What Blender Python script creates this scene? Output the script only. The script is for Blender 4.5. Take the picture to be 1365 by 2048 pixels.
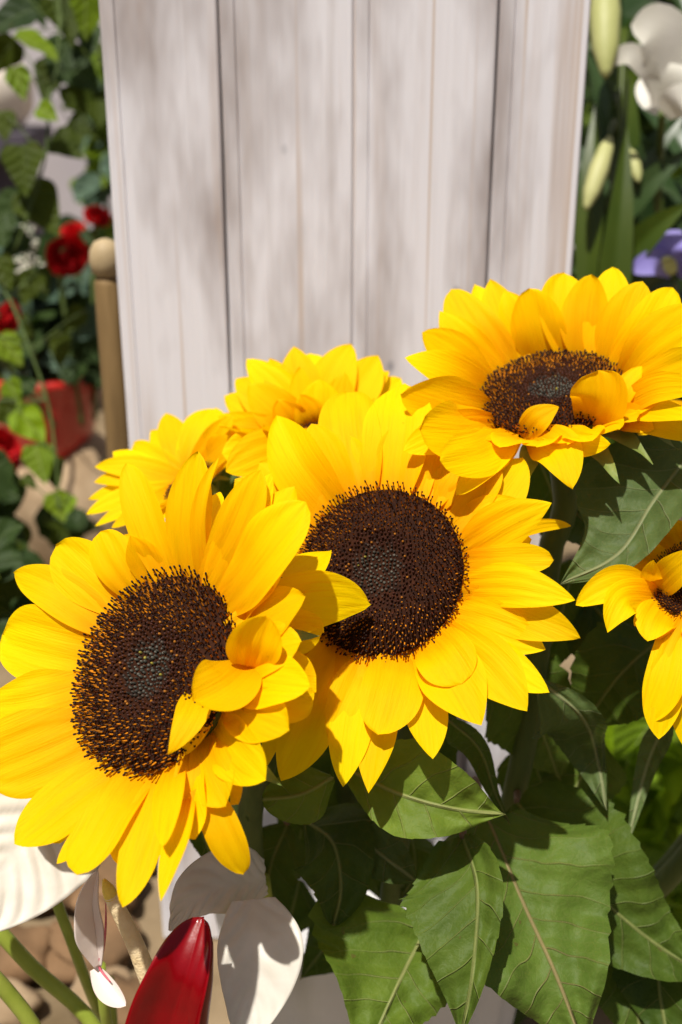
import bpy, math, random
import numpy as np

for o in list(bpy.data.objects):
    bpy.data.objects.remove(o)
SC = bpy.context.scene
COL = SC.collection
rng = random.Random(7)

# ------------------------------------------------------------------ camera
F = 2400.0                       # focal length in photo pixels (1365 x 2048)
PITCH = math.radians(22.0)
SP, CP = math.sin(PITCH), math.cos(PITCH)
CAMZ = 130.0                     # cm
cd = bpy.data.cameras.new('camera')
cam = bpy.data.objects.new('camera', cd)
COL.objects.link(cam)
cam.location = (0, 0, CAMZ / 100)
cam.rotation_euler = (math.pi / 2 - PITCH, 0, 0)
cd.sensor_fit = 'VERTICAL'
cd.sensor_height = 36.0
cd.lens = 36.0 * F / 2048.0
cd.clip_start = 0.02
cd.clip_end = 100.0
cd.dof.use_dof = True
cd.dof.focus_distance = 0.48
cd.dof.aperture_fstop = 7.5
SC.camera = cam

# ------------------------------------------------------------------ light
SUN_AZ = math.radians(208.0)     # where the light comes from (0 = +Y, clockwise)
SUN_EL = math.radians(65.0)
w = bpy.data.worlds.new('World')
SC.world = w
w.use_nodes = True
nt = w.node_tree
sky = nt.nodes.new('ShaderNodeTexSky')
sky.sky_type = 'NISHITA'
sky.sun_disc = False
sky.sun_elevation = SUN_EL
sky.sun_rotation = SUN_AZ
sky.dust_density = 4.0
sky.ozone_density = 0.3
bg = nt.nodes['Background']
nt.links.new(sky.outputs[0], bg.inputs[0])
bg.inputs[1].default_value = 0.05
sd = bpy.data.lights.new('sun', 'SUN')
sd.energy = 5.0
sd.angle = math.radians(0.9)
sd.color = (1.0, 0.95, 0.87)
sun = bpy.data.objects.new('sun', sd)
COL.objects.link(sun)
from mathutils import Vector
sdir = Vector((math.sin(SUN_AZ) * math.cos(SUN_EL), math.cos(SUN_AZ) * math.cos(SUN_EL), math.sin(SUN_EL)))
sun.rotation_euler = sdir.to_track_quat('Z', 'Y').to_euler()
sun.location = (0, -1, 3)
vs = SC.view_settings
vs.view_transform = 'Standard'
vs.look = 'None'
vs.exposure = 0.3
vs.gamma = 1.0

# ------------------------------------------------------------------ helpers
def px(x, y, d):
    """photo pixel and distance (cm along the lens axis) -> camera-space point (cm)"""
    return np.array([(x - 682.5) * d / F, -(y - 1024.0) * d / F, d], float)

def to_world(P):
    P = np.asarray(P, float)
    X = P[..., 0]; Y = P[..., 1]; Z = P[..., 2]
    return np.stack([X, Y * SP + Z * CP, CAMZ + Y * CP - Z * SP], -1) / 100.0

def world_cm(x, y, z):
    """world cm -> camera-space cm"""
    z = z - CAMZ
    return np.array([x, y * SP + z * CP, y * CP - z * SP])

def nrm(v):
    v = np.asarray(v, float)
    return v / np.maximum(np.linalg.norm(v, axis=-1, keepdims=True), 1e-9)

def empty(name, loc_cam, label, cat, group=None):
    o = bpy.data.objects.new(name, None)
    COL.objects.link(o)
    o.location = to_world(loc_cam)
    o.empty_display_size = 0.02
    o['label'] = label; o['category'] = cat
    if group: o['group'] = group
    return o

def tag(o, label, cat, group=None):
    o['label'] = label; o['category'] = cat
    if group: o['group'] = group
    return o

def build(name, verts, faces, mat, parent=None, uv=None, col=None, smooth=True, world=False, kind=None, root=None):
    """verts in camera space cm (or world metres when world=True) -> one mesh object"""
    V = np.asarray(verts, float) if world else to_world(verts)
    r = root or parent
    off = np.zeros(3)
    if parent is not None:
        p = parent
        while p is not None:
            off = off + np.array(p.location); p = p.parent
        loc = np.zeros(3)
    else:
        loc = V.mean(0); loc[2] = V[:, 2].min()
        off = loc
    me = bpy.data.meshes.new(name)
    me.from_pydata((V - off).tolist(), [], [tuple(int(i) for i in f) for f in faces])
    if smooth:
        me.polygons.foreach_set('use_smooth', [True] * len(me.polygons))
    if uv is not None:
        lay = me.uv_layers.new(name='UVMap')
        li = np.empty(len(me.loops), dtype=np.int32)
        me.loops.foreach_get('vertex_index', li)
        lay.data.foreach_set('uv', np.asarray(uv, np.float32)[li].ravel())
    if col is not None:
        a = me.color_attributes.new(name='Col', type='FLOAT_COLOR', domain='POINT')
        c = np.ones((len(V), 4), np.float32); c[:, :3] = col
        a.data.foreach_set('color', c.ravel())
    me.materials.append(mat)
    me.update()
    o = bpy.data.objects.new(name, me)
    COL.objects.link(o)
    if parent is not None:
        o.parent = parent
    else:
        o.location = loc
    if kind: o['kind'] = kind
    return o

def spline(pts, n):
    P = np.asarray(pts, float)
    if len(P) == 2:
        t = np.linspace(0, 1, n)[:, None]
        return P[0] * (1 - t) + P[1] * t
    d = np.r_[0, np.cumsum(np.linalg.norm(np.diff(P, axis=0), axis=1) ** 0.5)]
    d /= d[-1]
    # natural-ish cubic through the points (finite-difference tangents)
    m = np.zeros_like(P)
    for i in range(len(P)):
        if i == 0: m[i] = (P[1] - P[0]) / (d[1] - d[0])
        elif i == len(P) - 1: m[i] = (P[-1] - P[-2]) / (d[-1] - d[-2])
        else:
            h0, h1 = d[i] - d[i - 1], d[i + 1] - d[i]
            m[i] = ((P[i] - P[i - 1]) / h0 * h1 + (P[i + 1] - P[i]) / h1 * h0) / (h0 + h1)
    t = np.linspace(0, 1, n)
    out = np.zeros((n, P.shape[1]))
    for k, tt in enumerate(t):
        i = min(max(np.searchsorted(d, tt) - 1, 0), len(P) - 2)
        h = d[i + 1] - d[i]; s = (tt - d[i]) / h
        out[k] = ((2*s**3 - 3*s**2 + 1) * P[i] + (s**3 - 2*s**2 + s) * h * m[i]
                  + (-2*s**3 + 3*s**2) * P[i + 1] + (s**3 - s**2) * h * m[i + 1])
    # resample to even arc length
    L = np.r_[0, np.cumsum(np.linalg.norm(np.diff(out, axis=0), axis=1))]
    q = np.linspace(0, L[-1], n)
    return np.stack([np.interp(q, L, out[:, k]) for k in range(P.shape[1])], 1)

def profile(t, b0, tm, p, q):
    """width along a blade: base fraction b0, widest at tm, tip exponents p, q"""
    t = np.asarray(t)
    a = np.clip(t / tm, 0, 1); a = np.sin(a * math.pi / 2)
    up = b0 + (1 - b0) * a
    b = np.clip((t - tm) / (1 - tm), 0, 1)
    dn = np.maximum(1 - b ** p, 0) ** q
    return np.where(t < tm, up, dn)

def grid_faces(nu, nv, off=0):
    f = []
    for i in range(nu):
        for j in range(nv):
            a = off + i * (nv + 1) + j
            f.append((a, a + 1, a + nv + 2, a + nv + 1))
    return f

def blade(cl, wl, wr, nref=None, nu=22, nv=12, b0=0.3, tm=0.5, p=2.0, q=0.8, cup=0.0, roll=0.0,
          twist=0.0, ridge=0.0, nridge=3, wave=0.0, nwave=2.0, fold=0.0, foldl=None, foldr=None, curl=0.0,
          saw=0.0, nsaw=14, seed=0, tipcut=0.0, bump=0.0, pleat=0.0, npleat=9):
    """a thin curved leaf/petal sheet. v>0 is the left of travel. returns verts, faces, uv (cm)"""
    r = random.Random(seed)
    C = spline(cl, nu + 1)
    T = nrm(np.gradient(C, axis=0))
    V = nrm(-C)
    N0 = V if nref is None else nrm(np.broadcast_to(nref, C.shape))
    S = nrm(np.cross(T, N0)); N = nrm(np.cross(S, T))
    if (N * N0).sum() < 0: N = -N
    t = np.linspace(0, 1, nu + 1)
    ang = np.radians(roll + twist * (t - 0.5))[:, None]
    S, N = S * np.cos(ang) + N * np.sin(ang), N * np.cos(ang) - S * np.sin(ang)
    L = np.linalg.norm(np.diff(C, axis=0), axis=1).sum()
    if curl:
        k = np.clip((t - 0.6) / 0.4, 0, 1) ** 2
        C = C + N * (curl * L * k)[:, None]
    v = np.linspace(-1, 1, nv + 1)
    pw = profile(t, b0, tm, p, q)
    ph = [r.uniform(0, 6.28) for _ in range(8)]
    pl = pw * (1 + 0.05 * np.sin(5 * t + ph[0]))
    pr = pw * (1 + 0.05 * np.sin(5 * t + ph[1]))
    if saw:
        tt = (t * nsaw)
        env = np.clip(1.2 - t, 0, 1) * np.clip(t * 6, 0, 1)
        ta = [r.uniform(0.3, 1.3) for _ in range(int(nsaw) + 4)]
        a1 = tt + 0.5 + 0.6 * np.sin(7 * t + ph[2]); a2 = tt + 0.9 + 0.6 * np.sin(6 * t + ph[3])
        a1 = np.maximum(a1, 0); a2 = np.maximum(a2, 0)
        pl = pl * (1 + saw * env * np.array([ta[int(x)] for x in a1]) * ((a1 % 1.0) ** 1.4 - 0.4))
        pr = pr * (1 + saw * env * np.array([ta[int(x) + 1] for x in a2]) * ((a2 % 1.0) ** 1.4 - 0.4))
    fl = math.radians(fold if foldl is None else foldl)
    fr = math.radians(fold if foldr is None else foldr)
    P = np.zeros((nu + 1, nv + 1, 3)); UV = np.zeros((nu + 1, nv + 1, 2))
    for j, vv in enumerate(v):
        wv = (wl * pl if vv > 0 else wr * pr) * abs(vv)
        f = fl if vv > 0 else fr
        sg = 1 if vv > 0 else -1
        lat = wv * math.cos(f); up = wv * math.sin(f)
        W = max(wl, wr)
        up = up + cup * W * (vv * vv) * pw
        up = up + ridge * W * np.cos(nridge * math.pi * vv + ph[4]) * np.clip(pw, 0, 1)
        up = up + wave * W * abs(vv) ** 1.5 * np.sin(nwave * 6.28 * t + ph[5] + (0.8 if vv > 0 else 2.6))
        if bump:
            up = up + bump * W * np.sin(9 * t + 4 * vv + ph[6]) * np.sin(5 * vv + ph[7])
        if pleat:
            up = up + pleat * W * np.cos(npleat * 6.28 * (t - 0.28 * abs(vv))) * min(1, abs(vv) * 3) * np.clip(1 - abs(vv) ** 6, 0, 1)
        P[:, j] = C + S * (sg * lat)[:, None] + N * up[:, None]
        UV[:, j, 0] = sg * wv
        UV[:, j, 1] = t * L
    return P.reshape(-1, 3), grid_faces(nu, nv), UV.reshape(-1, 2)

def tube(pts, rad, n=10, seg=20, cap=True):
    C = spline(pts, seg + 1)
    R = np.interp(np.linspace(0, 1, seg + 1), np.linspace(0, 1, len(np.atleast_1d(rad))), np.atleast_1d(rad)) if np.ndim(rad) else np.full(seg + 1, rad)
    T = nrm(np.gradient(C, axis=0))
    ref = np.array([0.13, 0.2, 1.0]) if abs(T[:, 2]).mean() < 0.8 else np.array([1.0, 0.2, 0.1])
    A = nrm(np.cross(T, ref)); B = np.cross(T, A)
    a = np.linspace(0, 2 * math.pi, n, endpoint=False)
    P = C[:, None] + R[:, None, None] * (A[:, None] * np.cos(a)[None, :, None] + B[:, None] * np.sin(a)[None, :, None])
    f = []
    for i in range(seg):
        for j in range(n):
            f.append((i * n + j, i * n + (j + 1) % n, (i + 1) * n + (j + 1) % n, (i + 1) * n + j))
    if cap:
        f.append(tuple(range(n - 1, -1, -1))); f.append(tuple(range(seg * n, seg * n + n)))
    return P.reshape(-1, 3), f

def frame(n):
    n = nrm(n)
    a = np.array([0, 1.0, 0]) if abs(n[1]) < 0.9 else np.array([1.0, 0, 0])
    e1 = nrm(np.cross(a, n)); e2 = np.cross(n, e1)
    return e1, e2, n

def lathe(base, axis, prof, n=24, wob=0.0, seed=0):
    """prof: list of (radius, height)"""
    r = random.Random(seed)
    e1, e2, ax = frame(axis)
    a = np.linspace(0, 2 * math.pi, n, endpoint=False)
    w = 1 + wob * np.sin(3 * a + r.uniform(0, 6)) + wob * 0.6 * np.sin(5 * a + r.uniform(0, 6))
    P = []
    for (R, h) in prof:
        P.append(base + ax * h + (e1 * np.cos(a)[:, None] + e2 * np.sin(a)[:, None]) * (R * w)[:, None])
    P = np.concatenate(P)
    f = []
    for i in range(len(prof) - 1):
        for j in range(n):
            f.append((i * n + j, i * n + (j + 1) % n, (i + 1) * n + (j + 1) % n, (i + 1) * n + j))
    f.append(tuple(range(n - 1, -1, -1))); f.append(tuple(range((len(prof) - 1) * n, len(prof) * n)))
    return P, f

# ------------------------------------------------------------------ materials
class NT:
    def __init__(s, name):
        s.m = bpy.data.materials.new(name); s.m.use_nodes = True
        s.t = s.m.node_tree; s.b = s.t.nodes['Principled BSDF']; s.out = s.t.nodes['Material Output']
    def n(s, typ, **kw):
        o = s.t.nodes.new('ShaderNode' + typ)
        for k, v in kw.items():
            if k.startswith('i_'):
                key = k[2:]
                o.inputs[int(key) if key.isdigit() else key].default_value = v
            else: setattr(o, k, v)
        return o
    def l(s, a, b): s.t.links.new(a, b)
    def math(s, op, a, b=None, c=None, clamp=False):
        o = s.n('Math', operation=op); o.use_clamp = clamp
        for i, x in enumerate((a, b, c)):
            if x is None: continue
            if hasattr(x, 'node'): s.l(x, o.inputs[i])
            else: o.inputs[i].default_value = x
        return o.outputs[0]
    def mix(s, fac, a, b, mode='MIX'):
        o = s.n('Mix', data_type='RGBA', blend_type=mode)
        for i, x in ((0, fac), (6, a), (7, b)):
            if hasattr(x, 'node'): s.l(x, o.inputs[i])
            else: o.inputs[i].default_value = x if i == 0 else (*x, 1.0)
        return o.outputs[2]
    def ramp(s, fac, stops):
        o = s.n('ValToRGB'); e = o.color_ramp.elements
        while len(e) > 1: e.remove(e[-1])
        e[0].position = stops[0][0]; e[0].color = (*stops[0][1], 1)
        for p_, c_ in stops[1:]:
            x = e.new(p_); x.color = (*c_, 1)
        s.l(fac, o.inputs[0]); return o.outputs[0]
    def bump(s, h, strength=0.3, dist=0.001):
        o = s.n('Bump'); o.inputs['Strength'].default_value = strength; o.inputs['Distance'].default_value = dist
        s.l(h, o.inputs['Height']); s.l(o.outputs[0], s.b.inputs['Normal']); return o.outputs[0]
    def noise(s, vec, scale, detail=3, rough=0.55):
        o = s.n('TexNoise'); o.inputs['Scale'].default_value = scale
        o.inputs['Detail'].default_value = detail; o.inputs['Roughness'].default_value = rough
        if vec is not None: s.l(vec, o.inputs['Vector'])
        return o.outputs[0]
    def mapping(s, vec, scale=(1, 1, 1), loc=(0, 0, 0)):
        o = s.n('Mapping'); o.inputs['Scale'].default_value = scale; o.inputs['Location'].default_value = loc
        s.l(vec, o.inputs[0]); return o.outputs[0]
    def translucent(s, color, fac, tcol=None):
        """mix a translucent lobe in: thin petals and leaves let light through"""
        tr = s.n('BsdfTranslucent')
        if hasattr(color, 'node'): s.l(color, tr.inputs[0])
        else: tr.inputs[0].default_value = (*color, 1)
        mx = s.n('MixShader'); mx.inputs[0].default_value = fac
        s.l(s.b.outputs[0], mx.inputs[1]); s.l(tr.outputs[0], mx.inputs[2]); s.l(mx.outputs[0], s.out.inputs[0])

def rand_vec(m):
    """object-random offset added to a coordinate"""
    oi = m.n('ObjectInfo')
    return oi.outputs['Random']

def mat_petal(name, c_base, c_mid, c_tip, trans=0.35):
    m = NT(name)
    uv = m.n('UVMap').outputs[0]
    rv = rand_vec(m)
    off = m.n('CombineXYZ'); m.l(m.math('MULTIPLY', rv, 37.0), off.inputs[1]); m.l(m.math('MULTIPLY', rv, 11.0), off.inputs[2])
    add = m.n('VectorMath', operation='ADD'); m.l(uv, add.inputs[0]); m.l(off.outputs[0], add.inputs[1])
    v = add.outputs[0]
    streak = m.noise(m.mapping(v, (9.0, 0.35, 1)), 1.0, 4, 0.6)
    fine = m.noise(m.mapping(v, (30.0, 1.2, 1)), 1.0, 3, 0.6)
    blot = m.noise(m.mapping(v, (0.7, 0.4, 1)), 1.0, 2, 0.5)
    sep = m.n('SeparateXYZ'); m.l(uv, sep.inputs[0])
    along = m.math('DIVIDE', sep.outputs[1], 5.0, clamp=True)
    along = m.math('ADD', along, m.math('MULTIPLY', m.math('SUBTRACT', blot, 0.5), 0.5), clamp=True)
    c = m.ramp(along, [(0.0, c_base), (0.35, c_mid), (1.0, c_tip)])
    c = m.mix(m.math('MULTIPLY', m.math('SUBTRACT', streak, 0.5, clamp=True), 1.1), c, tuple(x * y for x, y in zip(c_base, (0.95, 0.8, 0.6))))
    fleck = m.math('MULTIPLY', m.math('SUBTRACT', m.noise(m.mapping(v, (3.2, 2.2, 1)), 1.0, 4, 0.7), 0.70, clamp=True), 6.0, clamp=True)
    c = m.mix(m.math('MULTIPLY', fleck, 0.7), c, (0.42, 0.17, 0.01))
    hs = m.n('HueSaturation'); m.l(c, hs.inputs['Color'])
    m.l(m.math('ADD', 0.493, m.math('MULTIPLY', rv, 0.013)), hs.inputs['Hue'])
    m.l(m.math('ADD', 0.9, m.math('MULTIPLY', rv, 0.16)), hs.inputs['Value'])
    c = hs.outputs[0]
    m.l(c, m.b.inputs['Base Color'])
    m.b.inputs['Roughness'].default_value = 0.62
    m.b.inputs['Specular IOR Level'].default_value = 0.08
    h = m.math('ADD', m.math('MULTIPLY', streak, 1.0), m.math('MULTIPLY', fine, 0.35))
    m.bump(h, 0.5, 0.0009)
    m.translucent(c, trans)
    return m.m

def mat_leaf(name, c_dark, c_light, c_vein, trans=0.25, spacing=1.35, rough=0.55, spec=0.16, vein=0.8):
    m = NT(name)
    uv = m.n('UVMap').outputs[0]
    rv = rand_vec(m)
    geo = m.n('NewGeometry')
    pos = geo.outputs['Position']
    n1 = m.noise(pos, 38.0, 5, 0.62)
    sep = m.n('SeparateXYZ'); m.l(uv, sep.inputs[0])
    x, s_ = sep.outputs[0], sep.outputs[1]
    wob = m.math('ADD', m.math('MULTIPLY', m.math('SUBTRACT', m.noise(pos, 60.0, 2), 0.5), 0.25), m.math('MULTIPLY', m.math('SUBTRACT', m.noise(pos, 16.0, 2), 0.5), 3.2))
    a = m.math('ABSOLUTE', x)
    side = m.math('MULTIPLY', m.math('GREATER_THAN', x, 0.0), 0.5 * spacing)
    sp = m.math('SUBTRACT', s_, m.math('MULTIPLY', a, 0.85))
    sp = m.math('ADD', sp, m.math('MULTIPLY', m.math('MULTIPLY', a, a), 0.05))
    sp = m.math('ADD', m.math('ADD', sp, side), m.math('ADD', wob, 20 * spacing))
    fr = m.math('ABSOLUTE', m.math('SUBTRACT', m.math('FRACT', m.math('DIVIDE', sp, spacing)), 0.5))   # .5 at vein
    dist = m.math('MULTIPLY', m.math('SUBTRACT', 0.5, fr), spacing)
    lat = m.math('SUBTRACT', 1.0, m.math('DIVIDE', dist, 0.055), clamp=True)
    lat = m.math('MULTIPLY', lat, m.math('SUBTRACT', 1.1, m.math('DIVIDE', a, 4.0), clamp=True))
    mid = m.math('SUBTRACT', 1.0, m.math('DIVIDE', m.math('ABSOLUTE', m.math('ADD', x, m.math('MULTIPLY', wob, 0.02))), 0.1), clamp=True)
    mid = m.math('POWER', mid, 0.6)
    vo = m.n('TexVoronoi', feature='DISTANCE_TO_EDGE'); vo.inputs['Scale'].default_value = 260.0
    m.l(pos, vo.inputs['Vector'])
    net = m.math('SUBTRACT', 1.0, m.math('DIVIDE', vo.outputs['Distance'], 0.07), clamp=True)
    vm = m.math('MAXIMUM', m.math('MULTIPLY', lat, m.math('MULTIPLY', m.noise(pos, 30.0, 1), 1.1)), mid)
    tone = m.math('ADD', m.math('MULTIPLY', n1, 0.9), m.math('MULTIPLY', rv, 0.35))
    c = m.ramp(tone, [(0.25, c_dark), (0.95, c_light)])
    c = m.mix(m.math('MULTIPLY', net, 0.05), c, c_vein)
    c = m.mix(m.math('MULTIPLY', vm, vein), c, c_vein)
    spots = m.math('MULTIPLY', m.math('GREATER_THAN', m.noise(pos, 120.0, 2), 0.735), 0.6)
    c = m.mix(spots, c, (0.09, 0.06, 0.02))
    m.l(c, m.b.inputs['Base Color'])
    m.b.inputs['Roughness'].default_value = rough
    m.b.inputs['Specular IOR Level'].default_value = spec
    quilt = m.math('MULTIPLY', m.math('COSINE', m.math('MULTIPLY', m.math('DIVIDE', sp, spacing), 6.2832)), -0.38)
    h = m.math('ADD', quilt, m.math('ADD', m.math('MULTIPLY', vm, -1.0), m.math('ADD', m.math('MULTIPLY', net, -0.03), m.math('MULTIPLY', m.noise(pos, 90.0, 4), 1.6))))
    m.bump(h, 0.7, 0.0016)
    m.translucent(m.mix(0.5, c, (c_light[0] * 1.8, c_light[1] * 1.9, c_light[2] * 0.4)), trans)
    return m.m

def mat_simple(name, c1, c2, scale=40.0, rough=0.5, spec=0.4, bump=0.2, trans=0.0, coat=0.0, stretch=(1, 1, 1), dist=0.002):
    m = NT(name)
    pos = m.n('NewGeometry').outputs['Position']
    n = m.noise(m.mapping(pos, stretch), scale, 4)
    c = m.ramp(n, [(0.3, c1), (0.7, c2)])
    m.l(c, m.b.inputs['Base Color'])
    m.b.inputs['Roughness'].default_value = rough
    m.b.inputs['Specular IOR Level'].default_value = spec
    if coat: m.b.inputs['Coat Weight'].default_value = coat; m.b.inputs['Coat Roughness'].default_value = 0.12
    if bump: m.bump(m.noise(m.mapping(pos, stretch), scale * 3, 3), bump, dist)
    if trans: m.translucent(c, trans)
    return m.m

def mat_floret():
    m = NT('floret')
    a = m.n('VertexColor'); a.layer_name = 'Col'
    m.l(a.outputs[0], m.b.inputs['Base Color'])
    m.b.inputs['Roughness'].default_value = 0.55
    m.b.inputs['Specular IOR Level'].default_value = 0.22
    return m.m

def mat_board():
    m = NT('whitewashed_wood')
    tc = m.n('TexCoord').outputs['Object']
    rv = rand_vec(m)
    off = m.n('CombineXYZ'); m.l(m.math('MULTIPLY', rv, 5.0), off.inputs[2]); m.l(m.math('MULTIPLY', rv, 3.0), off.inputs[0])
    add = m.n('VectorMath', operation='ADD'); m.l(tc, add.inputs[0]); m.l(off.outputs[0], add.inputs[1])
    v = add.outputs[0]
    grain = m.noise(m.mapping(v, (110, 110, 3.0)), 1.0, 6, 0.65)
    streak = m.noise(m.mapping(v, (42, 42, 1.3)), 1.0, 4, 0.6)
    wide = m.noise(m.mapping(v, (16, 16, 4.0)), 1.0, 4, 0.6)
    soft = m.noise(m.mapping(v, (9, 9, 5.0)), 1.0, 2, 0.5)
    c = m.ramp(wide, [(0.3, (0.22, 0.17, 0.15)), (0.56, (0.68, 0.67, 0.71))])  # broad blotches: brown wood stain, also soft shadow patches painted into the colour
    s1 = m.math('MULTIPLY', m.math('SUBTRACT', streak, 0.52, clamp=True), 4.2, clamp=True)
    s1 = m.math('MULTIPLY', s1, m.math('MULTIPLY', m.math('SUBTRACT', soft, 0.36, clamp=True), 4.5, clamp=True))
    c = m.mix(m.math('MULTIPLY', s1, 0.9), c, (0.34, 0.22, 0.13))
    s2 = m.math('MULTIPLY', m.math('SUBTRACT', grain, 0.55, clamp=True), 3.0, clamp=True)
    c = m.mix(m.math('MULTIPLY', s2, 0.55), c, (0.30, 0.24, 0.20))
    ln = m.noise(m.mapping(v, (170, 170, 0.9)), 1.0, 2, 0.5)
    s3 = m.math('MULTIPLY', m.math('SUBTRACT', ln, 0.60, clamp=True), 9.0, clamp=True)
    s3 = m.math('MULTIPLY', s3, m.math('MULTIPLY', m.math('SUBTRACT', wide, 0.38, clamp=True), 5.0, clamp=True))
    c = m.mix(m.math('MULTIPLY', s3, 0.75), c, (0.40, 0.25, 0.12))
    vo = m.n('TexVoronoi'); vo.inputs['Scale'].default_value = 1.0
    m.l(m.mapping(v, (26, 26, 17)), vo.inputs['Vector'])
    dot = m.math('SUBTRACT', 1.0, m.math('DIVIDE', vo.outputs['Distance'], 0.085), clamp=True)
    dot = m.math('MULTIPLY', dot, m.math('GREATER_THAN', m.noise(m.mapping(v, (12, 12, 9)), 1.0, 1), 0.55))
    c = m.mix(m.math('MULTIPLY', dot, 0.75), c, (0.16, 0.17, 0.20))
    m.l(c, m.b.inputs['Base Color'])
    m.b.inputs['Roughness'].default_value = 0.7
    m.b.inputs['Specular IOR Level'].default_value = 0.25
    m.bump(m.math('ADD', m.math('MULTIPLY', grain, 1.0), m.math('MULTIPLY', streak, 0.8)), 0.4, 0.0012)
    return m.m

M = {}
M['petal'] = mat_petal('sunflower_petal', (0.90, 0.42, 0.0), (0.97, 0.59, 0.0), (0.98, 0.69, 0.0), 0.45)
M['floret'] = mat_floret()
M['disc'] = mat_simple('disc_core', (0.012, 0.004, 0.002), (0.04, 0.012, 0.004), 300, 0.8, 0.1, 0.3)
M['leaf'] = mat_leaf('sunflower_leaf', (0.024, 0.050, 0.006), (0.080, 0.125, 0.015), (0.24, 0.26, 0.09), 0.2)
M['leaf_pale'] = mat_leaf('sunflower_leaf_pale', (0.055, 0.10, 0.010), (0.15, 0.215, 0.025), (0.32, 0.33, 0.13), 0.25)
M['leaf_grey'] = mat_leaf('sunflower_leaf_underside', (0.048, 0.078, 0.022), (0.105, 0.15, 0.043), (0.29, 0.31, 0.16), 0.2)
M['leaf_tan'] = mat_leaf('sunflower_leaf_tan_rib', (0.032, 0.066, 0.009), (0.095, 0.15, 0.021), (0.32, 0.23, 0.12), 0.2)
M['stem'] = mat_simple('green_stem', (0.045, 0.075, 0.014), (0.09, 0.13, 0.03), 60, 0.6, 0.3, 0.3, 0.0, 0, (1, 1, 0.3))
M['petiole'] = mat_simple('purple_petiole', (0.12, 0.07, 0.05), (0.20, 0.14, 0.08), 60, 0.6, 0.3, 0.2)
M['bract'] = mat_simple('bract', (0.11, 0.17, 0.03), (0.24, 0.29, 0.07), 80, 0.55, 0.3, 0.2, 0.25)
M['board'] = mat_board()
M['batten'] = mat_simple('dark_batten', (0.05, 0.04, 0.03), (0.09, 0.07, 0.05), 30, 0.8, 0.2, 0.2)
M['white_spathe'] = mat_simple('white_spathe', (0.66, 0.62, 0.53), (0.78, 0.75, 0.68), 60, 0.4, 0.4, 0.1, 0.25)
M['pink_spathe'] = mat_simple('pink_white_spathe', (0.78, 0.66, 0.62), (0.82, 0.74, 0.68), 60, 0.4, 0.4, 0.1, 0.25)
M['pink_rim'] = mat_simple('pink_rim', (0.55, 0.09, 0.14), (0.62, 0.16, 0.2), 60, 0.45, 0.4, 0.1, 0.2)
M['red_spathe'] = mat_simple('red_spathe', (0.15, 0.0, 0.002), (0.22, 0.0, 0.003), 50, 0.28, 0.25, 0.08, 0.08, 0.2)
M['spadix'] = mat_simple('cream_spadix', (0.72, 0.55, 0.30), (0.80, 0.66, 0.42), 150, 0.6, 0.3, 0.5)
M['spadix_tip'] = mat_simple('yellow_spadix_tip', (0.70, 0.50, 0.06), (0.78, 0.60, 0.12), 150, 0.6, 0.3, 0.5)
M['anth_stem'] = mat_simple('light_green_stem', (0.22, 0.28, 0.03), (0.32, 0.38, 0.06), 50, 0.45, 0.4, 0.1)
M['rose'] = mat_simple('red_rose', (0.40, 0.004, 0.008), (0.60, 0.012, 0.014), 40, 0.55, 0.25, 0.15, 0.15)
M['ivy'] = mat_leaf('ivy_leaf', (0.020, 0.034, 0.002), (0.050, 0.070, 0.004), (0.07, 0.10, 0.015), 0.25, 0.9)
M['ivy_light'] = mat_leaf('ivy_leaf_light', (0.09, 0.16, 0.006), (0.17, 0.25, 0.012), (0.3, 0.38, 0.1), 0.35, 0.9)
M['dark_leaf'] = mat_leaf('dark_foliage', (0.010, 0.024, 0.006), (0.032, 0.058, 0.011), (0.09, 0.13, 0.05), 0.2, 1.2)
M['blue_leaf'] = mat_leaf('blue_green_foliage', (0.035, 0.07, 0.05), (0.09, 0.14, 0.09), (0.12, 0.17, 0.1), 0.15, 1.2)
M['lime_leaf'] = mat_leaf('lime_foliage', (0.13, 0.24, 0.004), (0.24, 0.36, 0.012), (0.3, 0.4, 0.1), 0.4, 1.6)
M['lily_leaf'] = mat_simple('lily_leaf', (0.028, 0.055, 0.003), (0.065, 0.095, 0.008), 20, 0.38, 0.4, 0.1, 0.25, 0, (1, 1, 0.3))
M['lily_leaf_cool'] = mat_simple('lily_leaf_cool', (0.016, 0.042, 0.010), (0.045, 0.078, 0.022), 20, 0.35, 0.5, 0.1, 0.2, 0, (1, 1, 0.3))
M['lily'] = mat_simple('lily_petal', (0.74, 0.72, 0.62), (0.82, 0.80, 0.74), 30, 0.45, 0.3, 0.1, 0.3)
M['bud'] = mat_simple('lily_bud', (0.34, 0.36, 0.12), (0.46, 0.46, 0.20), 25, 0.5, 0.3, 0.1, 0.15)
M['lavender'] = mat_simple('lavender_petal', (0.26, 0.22, 0.62), (0.36, 0.32, 0.72), 30, 0.5, 0.3, 0.1, 0.3)
M['gyp'] = mat_simple('gypsophila', (0.55, 0.53, 0.42), (0.72, 0.70, 0.60), 90, 0.7, 0.2, 0.1, 0.2)
M['stone'] = mat_simple('tan_stone', (0.22, 0.15, 0.085), (0.40, 0.30, 0.19), 18, 0.85, 0.2, 0.5, 0, 0, (1, 1, 1), 0.004)
M['stone_dark'] = mat_simple('brown_stone', (0.10, 0.06, 0.03), (0.24, 0.14, 0.07), 18, 0.85, 0.2, 0.5, 0, 0, (1, 1, 1), 0.004)
M['floor'] = mat_simple('earth_floor', (0.12, 0.085, 0.045), (0.27, 0.20, 0.12), 9, 0.9, 0.2, 0.6, 0, 0, (1, 1, 1), 0.006)
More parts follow.
